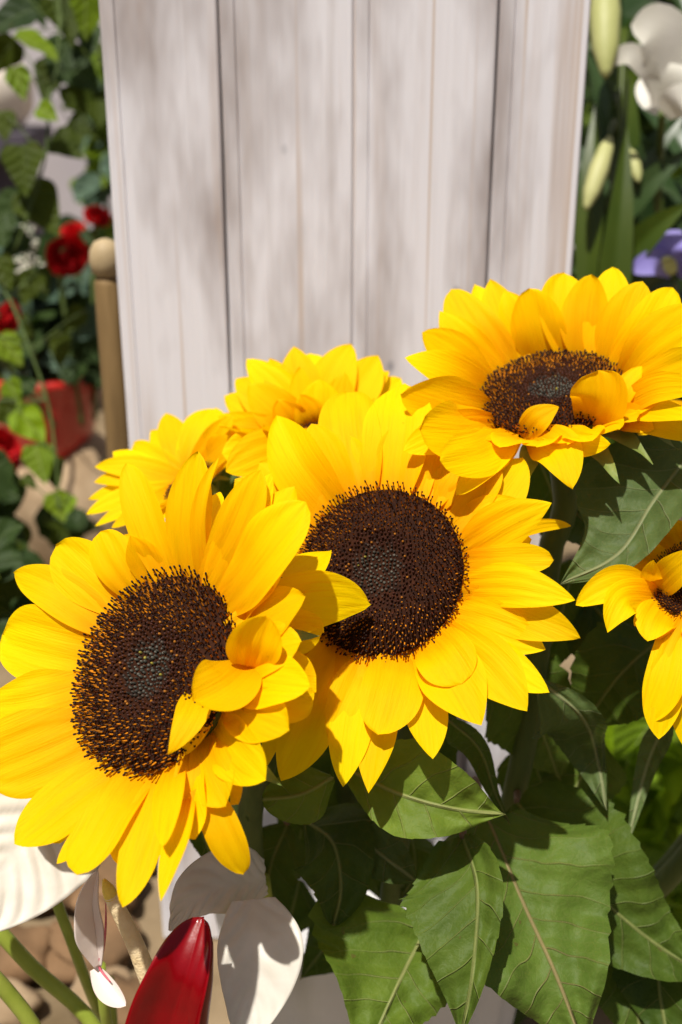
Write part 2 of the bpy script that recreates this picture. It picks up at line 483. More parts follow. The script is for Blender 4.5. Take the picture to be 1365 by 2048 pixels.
M['wall'] = mat_simple('lilac_grey_wall', (0.40, 0.37, 0.40), (0.52, 0.48, 0.49), 3, 0.9, 0.2, 0.2)
M['shelf'] = mat_simple('dark_shelf', (0.05, 0.04, 0.06), (0.09, 0.08, 0.10), 10, 0.7, 0.2, 0.1)
M['cream'] = mat_simple('cream_cloth', (0.66, 0.58, 0.48), (0.76, 0.70, 0.62), 10, 0.8, 0.2, 0.2)
M['pot_red'] = mat_simple('red_glaze', (0.40, 0.010, 0.008), (0.52, 0.03, 0.02), 20, 0.3, 0.5, 0.1, 0, 0.4)
M['post'] = mat_simple('brown_post', (0.13, 0.08, 0.03), (0.25, 0.16, 0.065), 60, 0.7, 0.3, 0.4, 0, 0, (1, 1, 0.12))
M['knob'] = mat_simple('pale_knob', (0.32, 0.24, 0.13), (0.44, 0.34, 0.20), 40, 0.6, 0.3, 0.2)
M['bucket'] = mat_simple('white_bucket', (0.66, 0.65, 0.66), (0.78, 0.77, 0.78), 25, 0.5, 0.35, 0.1)
M['paper'] = mat_simple('white_paper', (0.72, 0.71, 0.71), (0.80, 0.79, 0.79), 25, 0.8, 0.2, 0.15, 0.15)

FLOORZ = 68.0
BK = 1.22          # how much further the left background stands

# ------------------------------------------------------------------ setting
def box_world(x0, x1, y0, y1, z0, z1):
    v = np.array([[x, y, z] for z in (z0, z1) for y in (y0, y1) for x in (x0, x1)]) / 100.0
    return v, [(0, 2, 3, 1), (4, 5, 7, 6), (0, 1, 5, 4), (2, 6, 7, 3), (0, 4, 6, 2), (1, 3, 7, 5)]

def floor_sheet():
    n = 60
    xs = np.linspace(-300, 300, n + 1); ys = np.linspace(-120, 260, n + 1)
    X, Y = np.meshgrid(xs, ys, indexing='ij')
    Z = FLOORZ + 0.35 * np.sin(X * 0.21 + 1) * np.sin(Y * 0.17) - 0.4
    V = np.stack([X, Y, Z], -1).reshape(-1, 3) / 100
    o = build('ground', V, grid_faces(n, n), M['floor'], world=True)
    o['kind'] = 'structure'
    return o
ground = floor_sheet()

v, f = box_world(-300, 300, 215, 223, 60, 330)
wall = build('wall', v, f, M['wall'], world=True, smooth=False)
wall['kind'] = 'structure'

# ---- whitewashed plank board standing behind the flowers
BY = 70.0
broot = empty('plank_board', world_cm(0.2, BY, FLOORZ), 'whitewashed wooden board of upright planks standing behind the sunflowers', 'board')
def plank(x0, x1, seed):
    r = random.Random(seed)
    # cross-section (x, y) front face towards the camera at y = BY
    g = x0 + 0.85
    e = 0.1
    dy = r.uniform(-0.05, 0.08)
    sec = [(x0, BY + 1.6), (x0, BY + e + dy), (x0 + e, BY + dy), (g - 0.07, BY + dy), (g, BY + dy + 0.09), (g + 0.07, BY + dy),
           (x1 - e, BY + dy), (x1, BY + e + dy), (x1, BY + 1.6)]
    zs = np.linspace(FLOORZ, 142, 26)
    V = []
    for k, z in enumerate(zs):
        wob = 0.03 * math.sin(z * 0.13 + seed) + 0.02 * math.sin(z * 0.31 + 2 * seed)
        for (a, b) in sec:
            V.append((a + wob * (0.6 if a in (x0, x1) else 0.3), b, z))
    n = len(sec); fs = []
    for k in range(len(zs) - 1):
        for j in range(n):
            fs.append((k * n + j, k * n + (j + 1) % n, (k + 1) * n + (j + 1) % n, (k + 1) * n + j))
    fs.append(tuple(range(n))); fs.append(tuple(range(len(zs) * n - 1, (len(zs) - 1) * n - 1, -1)))
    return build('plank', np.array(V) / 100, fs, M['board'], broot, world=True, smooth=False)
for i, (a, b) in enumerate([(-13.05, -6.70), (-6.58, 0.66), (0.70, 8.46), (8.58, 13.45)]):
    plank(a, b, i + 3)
for z in (76, 133):
    v, f = box_world(-12.2, 12.6, BY + 1.62, BY + 3.2, z, z + 6)
    build('batten', v, f, M['batten'], broot, world=True, smooth=False)

# ------------------------------------------------------------------ sunflowers
def view_frame(c):
    V = nrm(-c)
    right = nrm(np.cross([0, 1.0, 0], -V)); right = right if right[0] > 0 else -right
    up = np.cross(right, V); up = up if up[1] > 0 else -up
    return V, right, up

def flower_normal(c, tilt, dx, dy):
    """tilt (deg) from the line of sight, towards the picture direction (dx right, dy down)"""
    V, R, U = view_frame(c)
    d = nrm(np.array([dx, -dy]))
    t = math.radians(tilt)
    return nrm(V * math.cos(t) + (R * d[0] + U * d[1]) * math.sin(t))

def ray_plane(x, y, c, n):
    r = px(x, y, 1.0)
    den = r @ n
    return r * ((c @ n) / den)

def disc_height(r, R):
    return R * (0.10 * (1 - r ** 4) + 0.05 * np.exp(-((r - 0.62) / 0.2) ** 2) - 0.05 * np.exp(-(r / 0.25) ** 2))

def make_disc(root, c, n, R, N=1900, seed=1):
    r = random.Random(seed)
    e1, e2, n = frame(n)
    # core dome
    rings = 10; seg = 40
    V = [c + n * disc_height(0.0, R)]
    for i in range(1, rings + 1):
        q = i / rings
        for k in range(seg):
            a = 2 * math.pi * k / seg
            V.append(c + (e1 * math.cos(a) + e2 * math.sin(a)) * R * 0.97 * q + n * (disc_height(q, R) - 0.02))
    for k in range(seg):
        a = 2 * math.pi * k / seg
        V.append(c + (e1 * math.cos(a) + e2 * math.sin(a)) * R * 0.85 - n * 0.16 * R)
    fs = [(0, 1 + k, 1 + (k + 1) % seg) for k in range(seg)]
    for i in range(rings):
        for k in range(seg):
            a = 1 + i * seg + k; b = 1 + i * seg + (k + 1) % seg
            fs.append((a, a + seg, b + seg, b))
    core = build('disc', np.array(V), fs, M['disc'], root)
    # florets on the golden-angle spiral
    VV = []; FF = []; CC = []
    ns = 5
    ca = [math.cos(2 * math.pi * k / ns) for k in range(ns)]; sa = [math.sin(2 * math.pi * k / ns) for k in range(ns)]
    ga = math.pi * (3 - math.sqrt(5))
    step = R * math.sqrt(math.pi / N)
    for i in range(N):
        q = math.sqrt((i + 0.5) / N)
        a = i * ga + r.gauss(0, 0.012)
        q2 = q + r.gauss(0, 0.006)
        rad = e1 * math.cos(a) + e2 * math.sin(a)
        base = c + rad * R * q2 + n * (disc_height(q2, R) - 0.02)
        qz = q + r.gauss(0, 0.025)
        if qz < 0.31:                # tight unopened buds
            lean = 0.05; h = step * r.uniform(0.4, 1.1); wq = r.uniform(0.6, 1.05); rings_ = [(0.40 * wq, 0.0), (0.42 * wq, 0.5), (0.24 * wq, 0.85), (0.06, 1.0)]
            k = r.random()
            g = r.uniform(0.35, 1.7)
            tipc = np.array([0.060, 0.058, 0.046]) * g; basec = np.array([0.02, 0.018, 0.012])
            if k > 0.975: tipc = np.array([0.26, 0.22, 0.03])
            mixd = min(1, max(0, (q - 0.2) / 0.13))
            tipc = tipc * (1 - mixd) + np.array([0.030, 0.013, 0.010]) * mixd * g
            cols = [basec, (basec + tipc) / 2, tipc, tipc]
        elif qz < 0.47:              # maroon opening zone
            lean = 0.12 + r.gauss(0, 0.1); h = step * r.uniform(0.7, 1.25); rings_ = [(0.30, 0.0), (0.32, 0.45), (0.28, 0.8), (0.08, 1.0)]
            g = r.uniform(0.6, 1.5)
            tipc = np.array([0.030, 0.008, 0.005]) * g; basec = np.array([0.06, 0.018, 0.004])
            if r.random() < 0.10: tipc = np.array([0.30, 0.11, 0.01])
            cols = [basec, basec * 1.2, tipc, tipc]
        else:                       # open tubes with dark bulbs
            z = (q - 0.5) / 0.5
            lean = 0.18 + 0.45 * z + r.gauss(0, 0.15)
            h = step * (1.3 + 1.0 * z + r.gauss(0, 0.25))
            rings_ = [(0.20, 0.0), (0.15, 0.42), (0.12, 0.62), (0.23, 0.78), (0.24, 0.92), (0.07, 1.0)]
            g = r.uniform(0.6, 1.5)
            tipc = np.array([0.013, 0.0045, 0.003]) * g
            basec = np.array([0.62, 0.21, 0.008]) * r.uniform(0.4, 1.3)
            if r.random() < 0.22: basec = np.array([0.09, 0.02, 0.005])
            cols = [basec * 0.8, basec, basec * 0.5 + tipc * 0.5, tipc, tipc * 1.1, tipc * 1.2]
        tang = np.cross(n, rad)
        ax = nrm(n + rad * lean + tang * r.gauss(0, 0.12))
        f1 = nrm(np.cross(ax, tang)); f2 = np.cross(ax, f1)
        o0 = len(VV)
        for (rr, hh), cc in zip(rings_, cols):
            for k in range(ns):
                VV.append(base + ax * h * hh + (f1 * ca[k] + f2 * sa[k]) * (step * rr))
                CC.append(cc)
        nr = len(rings_)
        for p_ in range(nr - 1):
            for k in range(ns):
                k2 = (k + 1) % ns
                FF.append((o0 + p_ * ns + k, o0 + p_ * ns + k2, o0 + (p_ + 1) * ns + k2, o0 + (p_ + 1) * ns + k))
        FF.append(tuple(o0 + (nr - 1) * ns + k for k in range(ns)))
    build('floret', np.array(VV), FF, M['floret'], core, col=np.array(CC), kind='stuff')
    return core

def make_calyx(root, c, n, R, seed=1, nb=16, bl=1.0):
    r = random.Random(seed)
    P, f = lathe(c, -nrm(n), [(R * 0.93, 0.06 * R), (R * 0.92, 0.15 * R), (R * 0.75, 0.28 * R), (R * 0.42, 0.42 * R), (R * 0.24, 0.6 * R), (R * 0.19, 0.8 * R)], 28)
    build('calyx', P, f, M['stem'], root)
    e1, e2, n = frame(n)
    for k in range(nb):
        a = 2 * math.pi * (k + r.uniform(-0.3, 0.3)) / nb
        rad = e1 * math.cos(a) + e2 * math.sin(a)
        b = c + rad * R * 0.86 - n * R * 0.22
        m_ = b + rad * R * 0.42 * bl - n * R * r.uniform(-0.02, 0.12)
        t_ = m_ + rad * R * 0.30 * bl * r.uniform(0.7, 1.2) - n * R * r.uniform(0.0, 0.35)
        P, f, uv = blade([b, m_, t_], R * 0.17, R * 0.17, n, 10, 6, b0=0.8, tm=0.25, p=1.1, q=1.0, cup=0.25, wave=0.1, seed=seed * 50 + k)
        build('bract', P, f, M['bract'], root, uv)

def petal(root, c, n, R, spec, seed, cfg):
    """spec: (tip x, tip y, base x, base y, width px, options)"""
    r = random.Random(seed)
    tx, ty, bx_, by_, wpx = spec[:5]
    o = dict(cfg); o.update(spec[5] if len(spec) > 5 else {})
    base = ray_plane(bx_, by_, c, n)
    # tuck the root just under the disc rim
    rv = base - c
    rr = np.linalg.norm(rv)
    if o.get('snap', True):
        base = c + rv / rr * R * r.uniform(0.90, 0.96)
    base = base - n * R * r.uniform(0.03, 0.12)
    ray = px(tx, ty, 1.0)
    if 'dz' in o:
        tip = ray * (base[2] + o['dz'])
    else:
        h = o.get('h', 1.2)
        q = c + n * h
        den = ray @ n
        s = (q @ n) / den if abs(den) > 0.12 else 1e6
        s0 = (base @ ray) / (ray @ ray)                 # nearest point of the ray to the petal root
        dmin = np.linalg.norm(ray * s0 - base)
        Lm = max(o.get('L', 5.6), dmin * 1.03)
        half = math.sqrt(max(Lm ** 2 - dmin ** 2, 0)) / np.linalg.norm(ray)
        if s < 0: s = 1e6
        s = min(max(s, s0 - half), s0 + half)
        tip = ray * s
    lay = o.get('lay', 0.0)
    L = np.linalg.norm(tip - base)
    T = nrm(tip - base)
    V = nrm(-(base + tip) / 2)
    nfx = 0.12 if o.get('dz', 0) < -0.3 else o.get('nf', 0.55)
    nm = nrm(n * nfx + V * (1 - nfx))
    S = nrm(np.cross(T, nm)); N = nrm(np.cross(S, T))
    if N @ nm < 0: N = -N
    # projected half width -> real half width
    Sp = S - (S @ V) * V
    wd = 0.5 * wpx * (base[2] + tip[2]) * 0.5 / F / max(np.linalg.norm(Sp), 0.55)
    roll = o.get('roll', r.uniform(-10, 10))
    bow = o.get('bow', r.uniform(-0.06, 0.06))
    arch = o.get('arch', r.uniform(0.03, 0.10))
    mid = base * 0.5 + tip * 0.5 + N * arch * L + S * bow * L
    q3 = base * 0.2 + tip * 0.8 + N * arch * 0.7 * L + S * bow * 0.6 * L
    shift = V * lay
    P, f, uv = blade([base, mid + shift, q3 + shift, tip + shift], wd, wd, nm, 26, 14,
                     b0=o.get('b0', r.uniform(0.42, 0.6)), tm=o.get('tm', r.uniform(0.42, 0.58)),
                     p=o.get('p', r.uniform(1.7, 2.3)), q=o.get('q', r.uniform(0.62, 0.85)) + 0.08,
                     cup=o.get('cup', r.uniform(0.02, 0.2)), roll=roll, twist=o.get('twist', r.uniform(-14, 14)),
                     ridge=o.get('ridge', r.uniform(0.015, 0.04)), nridge=r.choice([2, 3, 3, 4]),
                     wave=o.get('wave', r.uniform(0.03, 0.10)), nwave=r.uniform(0.6, 1.6), curl=o.get('curl', r.uniform(-0.06, 0.06)),
                     seed=seed)
    return build('petal', P, f, M['petal'], root, uv)

STEMS = {}
def sunflower(cx, cy, d, Rpx, tilt, dx, dy, petals, label, foot, seed, cfg={}, N=1900, disc=True, filler=0, stem_mid=None, nb=16):
    c = px(cx, cy, d)
    n = flower_normal(c, tilt, dx, dy)
    R = Rpx * d / F
    ft = world_cm(*foot)
    root = empty('sunflower', ft, label, 'sunflower', 'sunflowers bunched in front of the plank board')
    if disc: make_disc(root, c, n, R, N, seed)
    make_calyx(root, c, n, R, seed, nb, cfg.get('bl', 1.0))
    for k, s in enumerate(petals):
        petal(root, c, n, R, s, seed * 1000 + k, cfg)
    # the back row: shorter petals that fill between, seen only in the gaps
    r = random.Random(seed + 77)
    e1, e2, n = frame(n)
    for k in range(filler):
        a = 2 * math.pi * (k + r.uniform(-0.25, 0.25)) / filler
        rad = e1 * math.cos(a) + e2 * math.sin(a)
        b = c + rad * R * 0.9 - n * R * 0.16
        L = cfg.get('fl', 1.0) * R * r.uniform(0.9, 1.2)
        el = cfg.get('fe', 0.1)
        t_ = b + (rad * math.cos(el) + n * math.sin(el)) * L
        P, f, uv = blade([b, (b + t_) / 2 + n * 0.06 * L, t_], R * 0.27, R * 0.27, n, 18, 10, b0=0.5, q=0.75,
                         cup=0.1, wave=0.06, ridge=0.03, roll=r.uniform(-8, 8), seed=seed * 99 + k)
        build('petal', P, f, M['petal'], root, uv)
    s0 = c - n * R * 0.7
    s1 = c - n * R * 1.7 + np.array([0, -1.0, 0])
    mids = [s0, s1] + ([px(*m_) for m_ in (stem_mid or [])]) + [ft]
    P, f = tube(mids, [0.62, 0.6, 0.62, 0.66], 12, 40)
    build('stem', P, f, M['stem'], root)
    return root, c, n, R

# --- front left flower
F1P = [
 (252, 925, 333, 1145, 78, dict(q=0.6, bow=-0.02, lay=0.1)),
 (545, 945, 430, 1160, 90, dict(lay=-0.3)),
 (400, 905, 375, 1142, 92, dict(lay=0.2, q=0.65)),
 (433, 915, 400, 1145, 34, dict(cup=0.6, ridge=0.0, lay=0.3)),
 (522, 940, 415, 1152, 92, dict(lay=0.1, q=0.6)),
 (592, 972, 440, 1170, 100, dict(lay=-0.25)),
 (610, 1003, 462, 1190, 128, dict(lay=0.2, q=0.55, bow=-0.04)),
 (664, 1090, 485, 1212, 84, dict(dz=3.4, q=0.9, p=1.7, lay=0.3, bow=-0.03)),
 (738, 1208, 492, 1255, 122, dict(dz=3.6, nf=0.2, q=0.7, bow=0.10, lay=0.3, roll=5)),
 (648, 1266, 490, 1262, 95, dict(dz=2.0, nf=0.2, q=0.5, lay=0.5, tm=0.65, roll=8)),
 (530, 1228, 484, 1330, 108, dict(dz=-1.2, q=0.5, roll=12, snap=False, tm=0.55, cup=0.35, b0=0.35, lay=0.4)),
 (628, 1385, 484, 1328, 150, dict(dz=0.6, nf=0.2, q=0.45, snap=False, roll=-6, tm=0.62, b0=0.22, cup=0.22, lay=0.7, bow=-0.06)),
 (556, 1432, 484, 1345, 90, dict(dz=0.4, nf=0.2, snap=False, q=0.7, roll=-25, lay=0.2)),
 (386, 1404, 486, 1318, 120, dict(dz=-2.0, snap=False, q=0.55, roll=14, tm=0.6, b0=0.25, cup=0.25, lay=0.6, bow=0.05)),
 (470, 1420, 478, 1340, 70, dict(dz=-0.8, snap=False, lay=0.2, q=0.7)),
 (336, 1508, 402, 1358, 72, dict(dz=-2.0, q=0.9, lay=0.6, tm=0.4, snap=False, bow=0.05)),
 (370, 1510, 402, 1400, 46, dict(dz=-1.0, lay=0.4, snap=False)),
 (378, 1646, 372, 1482, 60, dict(dz=-0.6, snap=False, q=0.5, lay=0.5)),
 (476, 1612, 392, 1470, 100, dict(dz=-0.6, snap=False, q=0.85, lay=0.25, bow=-0.06)),
 (487, 1752, 395, 1570, 78, dict(dz=-0.2, q=0.55, lay=0.0, tm=0.6, snap=False)),
 (318, 1797, 362, 1570, 52, dict(lay=0.05, q=0.8, snap=False)),
 (250, 1816, 312, 1555, 84, dict(lay=0.12, q=0.7, bow=0.03)),
 (330, 1700, 340, 1540, 60, dict(lay=-0.1)),
 (160, 1753, 276, 1545, 100, dict(lay=0.3, q=0.5, tm=0.62)),
 (113, 1727, 235, 1590, 55, dict(lay=-0.1, snap=False)),
 (38, 1692, 235, 1520, 118, dict(lay=0.2, q=0.7, tm=0.55, bow=-0.02)),
 (-25, 1545, 180, 1445, 165, dict(lay=0.1, q=0.5, tm=0.6)),
 (-30, 1420, 160, 1375, 120, dict(lay=0.3, q=0.5, bow=0.05)),
 (3, 1268, 172, 1312, 150, dict(lay=0.2, q=0.42, tm=0.6)),
 (20, 1143, 205, 1245, 92, dict(lay=0.0, q=0.75, bow=-0.05)),
 (116, 1092, 238, 1205, 118, dict(lay=0.25, q=0.42, tm=0.62)),
 (200, 1062, 270, 1180, 95, dict(lay=0.1, q=0.45, tm=0.6)),
 (262, 1070, 300, 1158, 70, dict(lay=-0.15)),
]
sunflower(309, 1343, 47, 209, 47, -0.92, -0.39, F1P,
          'large yellow sunflower leaning over the red anthurium, its right petals covering another disc', (-3, 56, FLOORZ + 1), 11,
          dict(h=1.6, L=5.4, fe=0.12, fl=0.85), N=1500, filler=26, stem_mid=[(500, 1640, 56)])

# --- middle flower
F2P = [
 (555, 832, 655, 1000, 118, dict(lay=0.3, q=0.85, cup=0.3, bow=0.05)),
 (520, 925, 615, 1050, 110, dict(lay=-0.2)),
 (470, 960, 605, 1090, 100, dict(lay=-0.3)),
 (625, 850, 680, 985, 95, dict(lay=-0.3)),
 (692, 775, 712, 975, 130, dict(lay=0.05, dz=2.6, q=0.6)),
 (808, 758, 785, 970, 140, dict(lay=0.2, dz=2.6, q=0.75, p=1.8)),
 (756, 800, 745, 970, 110, dict(lay=-0.25, dz=2.6)),
 (862, 800, 832, 978, 105, dict(lay=-0.1, dz=2.6)),
 (935, 905, 868, 995, 72, dict(lay=-0.05, dz=1.6)),
 (975, 860, 885, 1015, 80, dict(lay=-0.3, dz=2.6)),
 (1042, 922, 912, 1072, 118, dict(lay=0.1, dz=1.2, q=0.75, bow=-0.05)),
 (1104, 1006, 922, 1098, 98, dict(lay=0.15, q=0.85, bow=0.02, p=1.8)),
 (1143, 1052, 1000, 1075, 26, dict(lay=-0.9, dz=1.6, snap=False)),
 (1106, 1118, 924, 1122, 72, dict(lay=0.0, q=0.45, tm=0.6)),
 (1150, 1199, 918, 1170, 92, dict(lay=0.2, q=0.8, bow=0.04)),
 (1160, 1276, 912, 1200, 98, dict(lay=-0.15, q=0.8, bow=0.04)),
 (1090, 1298, 893, 1225, 104, dict(lay=0.5, dz=-1.2, q=0.85, bow=0.02)),
 (1096, 1384, 890, 1240, 84, dict(lay=-0.2, q=0.8)),
 (1054, 1422, 878, 1258, 112, dict(lay=0.1, q=0.8, bow=0.06)),
 (924, 1366, 850, 1270, 120, dict(lay=0.6, q=0.5, tm=0.6, dz=-1.9)),
 (963, 1452, 840, 1285, 126, dict(lay=0.3, q=0.85, p=1.8, bow=0.05)),
 (866, 1518, 815, 1300, 88, dict(lay=0.0, q=0.85, tm=0.62)),
 (757, 1470, 795, 1298, 124, dict(lay=0.7, q=0.6, tm=0.55, dz=-1.8)),
 (668, 1500, 742, 1318, 108, dict(lay=0.5, q=0.6, dz=-1.5)),
 (741, 1588, 785, 1305, 82, dict(lay=-0.1, q=0.9, tm=0.62, p=1.7)),
 (687, 1574, 725, 1325, 84, dict(lay=0.1, q=0.85, tm=0.6)),
 (562, 1562, 655, 1330, 108, dict(lay=0.15, q=0.8, tm=0.58)),
 (580, 1480, 640, 1325, 90, dict(lay=0.5, q=0.8, dz=-1.2)),
 (525, 1544, 600, 1340, 62, dict(lay=-0.3)),
 (520, 1440, 620, 1300, 100, dict(lay=0.0)),
 (470, 1350, 600, 1250, 100, dict(lay=-0.2)),
 (455, 1220, 595, 1190, 100, dict(lay=-0.2)),
 (450, 1100, 600, 1130, 100, dict(lay=-0.2)),
]
sunflower(760, 1143, 50.5, 176, 20, -0.8, -0.6, F2P,
          'open yellow sunflower facing forward in the middle of the bunch, shadow across its disc', (2, 58, FLOORZ + 1), 12,
          dict(h=1.0, L=5.6, fe=0.1, fl=0.8), N=1500, filler=26, stem_mid=[(800, 1640, 59)])

# --- upper right flower, tipped up
F3P = [
 (1224, 531, 1195, 728, 92, dict(lay=0.1, q=0.55)),
 (1131, 542, 1139, 724, 98, dict(lay=0.25, q=0.6)),
 (1183, 551, 1172, 724, 98, dict(lay=0.15, q=0.55)),
 (1286, 562, 1222, 735, 104, dict(lay=0.2, q=0.6)),
 (1346, 574, 1240, 745, 100, dict(lay=0.05, q=0.55)),
 (1385, 612, 1248, 757, 80, dict(lay=0.2)),
 (1405, 650, 1255, 770, 72, dict(lay=0.1)),
 (1420, 712, 1256, 785, 84, dict(lay=0.15)),
 (1420, 780, 1252, 808, 62, dict(lay=0.2)),
 (1400, 835, 1245, 815, 50, dict(lay=0.1)),
 (1410, 880, 1240, 838, 58, dict(dz=-2.0, lay=0.3, bow=0.08)),
 (1060, 577, 1092, 722, 104, dict(lay=0.05, q=0.45)),
 (1010, 580, 1075, 724, 80, dict(lay=-0.2)),
 (980, 560, 1066, 724, 80, dict(lay=0.15, q=0.85)),
 (950, 565, 1040, 730, 80, dict(lay=0.0, q=0.85)),
 (903, 580, 1010, 738, 104, dict(lay=0.2, q=0.5)),
 (880, 620, 990, 748, 86, dict(lay=0.05)),
 (843, 666, 970, 765, 95, dict(lay=0.2, q=0.6)),
 (812, 712, 962, 782, 88, dict(lay=0.0)),
 (802, 788, 985, 820, 120, dict(lay=0.3, dz=-2.5, q=0.6)),
 (838, 858, 1000, 835, 122, dict(lay=0.5, dz=-3.6, q=0.45)),
 (808, 902, 975, 850, 78, dict(lay=0.1, dz=-3.0)),
 (872, 925, 1025, 855, 104, dict(lay=0.6, dz=-4.0, q=0.5, tm=0.6)),
 (916, 985, 1000, 868, 66, dict(lay=0.2, dz=-3.8, q=0.5)),
 (1146, 970, 1062, 868, 100, dict(lay=0.6, dz=-3.0, q=0.8, tm=0.5, bow=0.10)),
 (1118, 816, 1045, 862, 54, dict(lay=0.6, dz=-0.6, q=0.8, bow=0.1)),
 (1196, 742, 1190, 848, 118, dict(lay=0.6, dz=-1.2, q=0.35, tm=0.65, cup=0.3, roll=-8, bow=-0.1)),
 (1224, 888, 1120, 848, 66, dict(lay=0.7, dz=-2.2, q=0.8, bow=-0.08)),
 (1284, 730, 1235, 832, 46, dict(lay=0.4, dz=-0.2, q=0.85)),
 (1150, 905, 1110, 862, 60, dict(lay=0.2, dz=-1.6)),
 (1310, 860, 1235, 822, 60, dict(lay=0.2, dz=-1.6)),
]
sunflower(1106, 786, 54.5, 150, 59, -0.12, -0.99, F3P,
          'yellow sunflower tipped upward against the right edge of the plank board', (6, 60, FLOORZ + 1), 13,
          dict(h=3.2, L=5.2, fe=0.5, fl=0.85, nf=0.35, bl=1.35), N=1400, filler=28, stem_mid=[(1112, 1060, 58), (1040, 1540, 60)], nb=18)

# --- flower behind, top of the bunch (only petals show)
F4P = []
for k, (x, y, ww, q_) in enumerate([(453, 795, 80, .7), (470, 752, 80, .7), (494, 718, 80, .7), (535, 713, 70, .85), (560, 735, 90, .6), (588, 693, 85, .8), (623, 702, 90, .6),
                                    (664, 716, 95, .6), (703, 684, 95, .7), (757, 714, 90, .8), (778, 735, 70, .7), (800, 765, 80, .6)]):
    F4P.append((x, y, 640 + (x - 640) * 0.42, 835 - 22 * math.sin((x - 440) / 360 * math.pi), ww, dict(lay=0.1 * (k % 3), q=q_)))
F4P += [(430, 868, 560, 870, 90, dict(dz=-1.0, lay=0.2)), (447, 905, 570, 885, 95, dict(dz=-1.8, lay=0.3)), (452, 945, 590, 895, 100, dict(dz=-2.4, lay=0.4)),
        (480, 835, 560, 855, 80, dict(dz=0, lay=0.2)), (530, 985, 615, 900, 90, dict(dz=-2.4, lay=0.3)), (600, 790, 630, 850, 70, dict(dz=-1, lay=0.4)), (555, 800, 590, 860, 70, dict(dz=-1, lay=0.4)),
        (720, 800, 690, 850, 80, dict(dz=-1, lay=0.3)), (500, 770, 570, 850, 90, dict(dz=-0.5, lay=0.5)), (640, 760, 640, 850, 100, dict(dz=-0.5, lay=0.5)),
        (690, 745, 680, 845, 80, dict(dz=-0.3, lay=0.3)), (440, 830, 560, 865, 70, dict(dz=-0.5, lay=0.4)), (600, 735, 610, 845, 60, dict(dz=-0.4, lay=0.2))]
sunflower(640, 872, 59, 105, 84, -0.15, -0.98, F4P,
          'yellow sunflower half hidden behind the middle bloom, only crowded upright petals showing', (1, 62, FLOORZ + 1), 14,
          dict(h=3.0, L=4.8, fe=0.6, fl=1.0, nf=0.3), N=700, filler=24, stem_mid=[(690, 1500, 63)])

# --- small flower at the far left of the bunch
F5P = []
for (x, y, ww) in [(333, 828, 62), (262, 880, 56), (225, 900, 50), (190, 934, 48), (186, 962, 42), (180, 1000, 36), (174, 1030, 34), (188, 1050, 34), (225, 1062, 40), (270, 1075, 50),
                   (390, 838, 70), (430, 812, 80), (465, 830, 70), (300, 860, 60), (480, 880, 70)]:
    F5P.append((x, y, 365 + (x - 365) * 0.25, 955 + (y - 955) * 0.25, ww, {}))
sunflower(385, 962, 60, 60, 75, -0.6, -0.8, F5P,
          'small yellow sunflower peeking out behind the leaning bloom at the board\'s left edge', (-4, 62, FLOORZ + 1), 15,
          dict(h=1.6, L=4.6, fe=0.4, fl=1.2, nf=0.4), N=600, filler=20, stem_mid=[(450, 1400, 64)])

# --- flower cut by the frame at the right
F6P = [
 (1157, 1206, 1312, 1172, 74, dict(dz=-1.2, lay=0.4, curl=-0.12, bow=-0.12, q=0.6)),
 (1219, 1259, 1318, 1190, 74, dict(dz=-1.6, lay=0.5, bow=-0.22, q=0.9, curl=-0.1)),
 (1297, 1280, 1330, 1205, 84, dict(dz=-1.2, lay=0.3, q=0.7)),
 (1297, 1446, 1345, 1235, 78, dict(dz=-0.6, lay=0.4, q=0.75, tm=0.6, bow=0.05)),
 (1318, 1476, 1378, 1250, 80, dict(dz=-0.4, lay=0.2, q=0.8, tm=0.65)),
 (1385, 1510, 1395, 1250, 80, dict(dz=0.0, lay=0.1, q=0.7)),
 (1308, 1122, 1330, 1165, 44, dict(dz=-1.6, lay=0.6, q=0.7)),
 (1402, 1100, 1318, 1178, 66, dict(dz=-1.8, lay=0.7, q=0.7)),
 (1285, 1092, 1325, 1140, 60, dict(dz=0.4, lay=0.0)),
 (1312, 1075, 1345, 1110, 44, dict(dz=0.8, lay=0.1)),
 (1345, 1040, 1372, 1090, 60, dict(dz=1.0, lay=0.0)),
 (1410, 1010, 1400, 1085, 70, dict(dz=1.0, lay=0.0)),
 (1250, 1150, 1318, 1150, 55, dict(dz=0.2, lay=0.0)),
 (1480, 1030, 1450, 1100, 70, dict(dz=1.0)), (1530, 1130, 1470, 1140, 80, {}), (1520, 1260, 1460, 1200, 90, {}), (1460, 1360, 1430, 1230, 90, {}),
]
sunflower(1392, 1160, 50.5, 90, 36, -0.2, -0.98, F6P,
          'ragged sunflower with drooping curled petals beside the big folded leaf', (10, 60, FLOORZ + 1), 16,
          dict(h=0.8, L=5.0, fe=0.1, fl=0.7), N=900, filler=16, stem_mid=[(1450, 1600, 60)])

# --- shaded flower behind the upper right one
F7P = [(1276, 905, 1390, 860, 50, {}), (1290, 935, 1395, 880, 56, {}), (1330, 940, 1400, 890, 60, {}), (1375, 950, 1420, 895, 60, {}), (1275, 870, 1390, 845, 50, {}),
       (1290, 840, 1395, 830, 60, {}), (1430, 960, 1440, 900, 70, {}), (1500, 940, 1470, 890, 70, {}), (1540, 860, 1480, 850, 70, {}), (1500, 780, 1470, 810, 70, {})]
sunflower(1432, 852, 62, 55, 40, 0.5, -0.8, F7P,
          'orange-yellow sunflower in deep shade under the upward-tipped bloom', (12, 62, FLOORZ + 1), 17,
          dict(h=0.0, L=4.6, fe=0.0, fl=1.0), N=400, filler=12, stem_mid=[(1470, 1500, 62)])

SF = [o for o in COL.objects if o.name.startswith('sunflower') and o.parent is None]

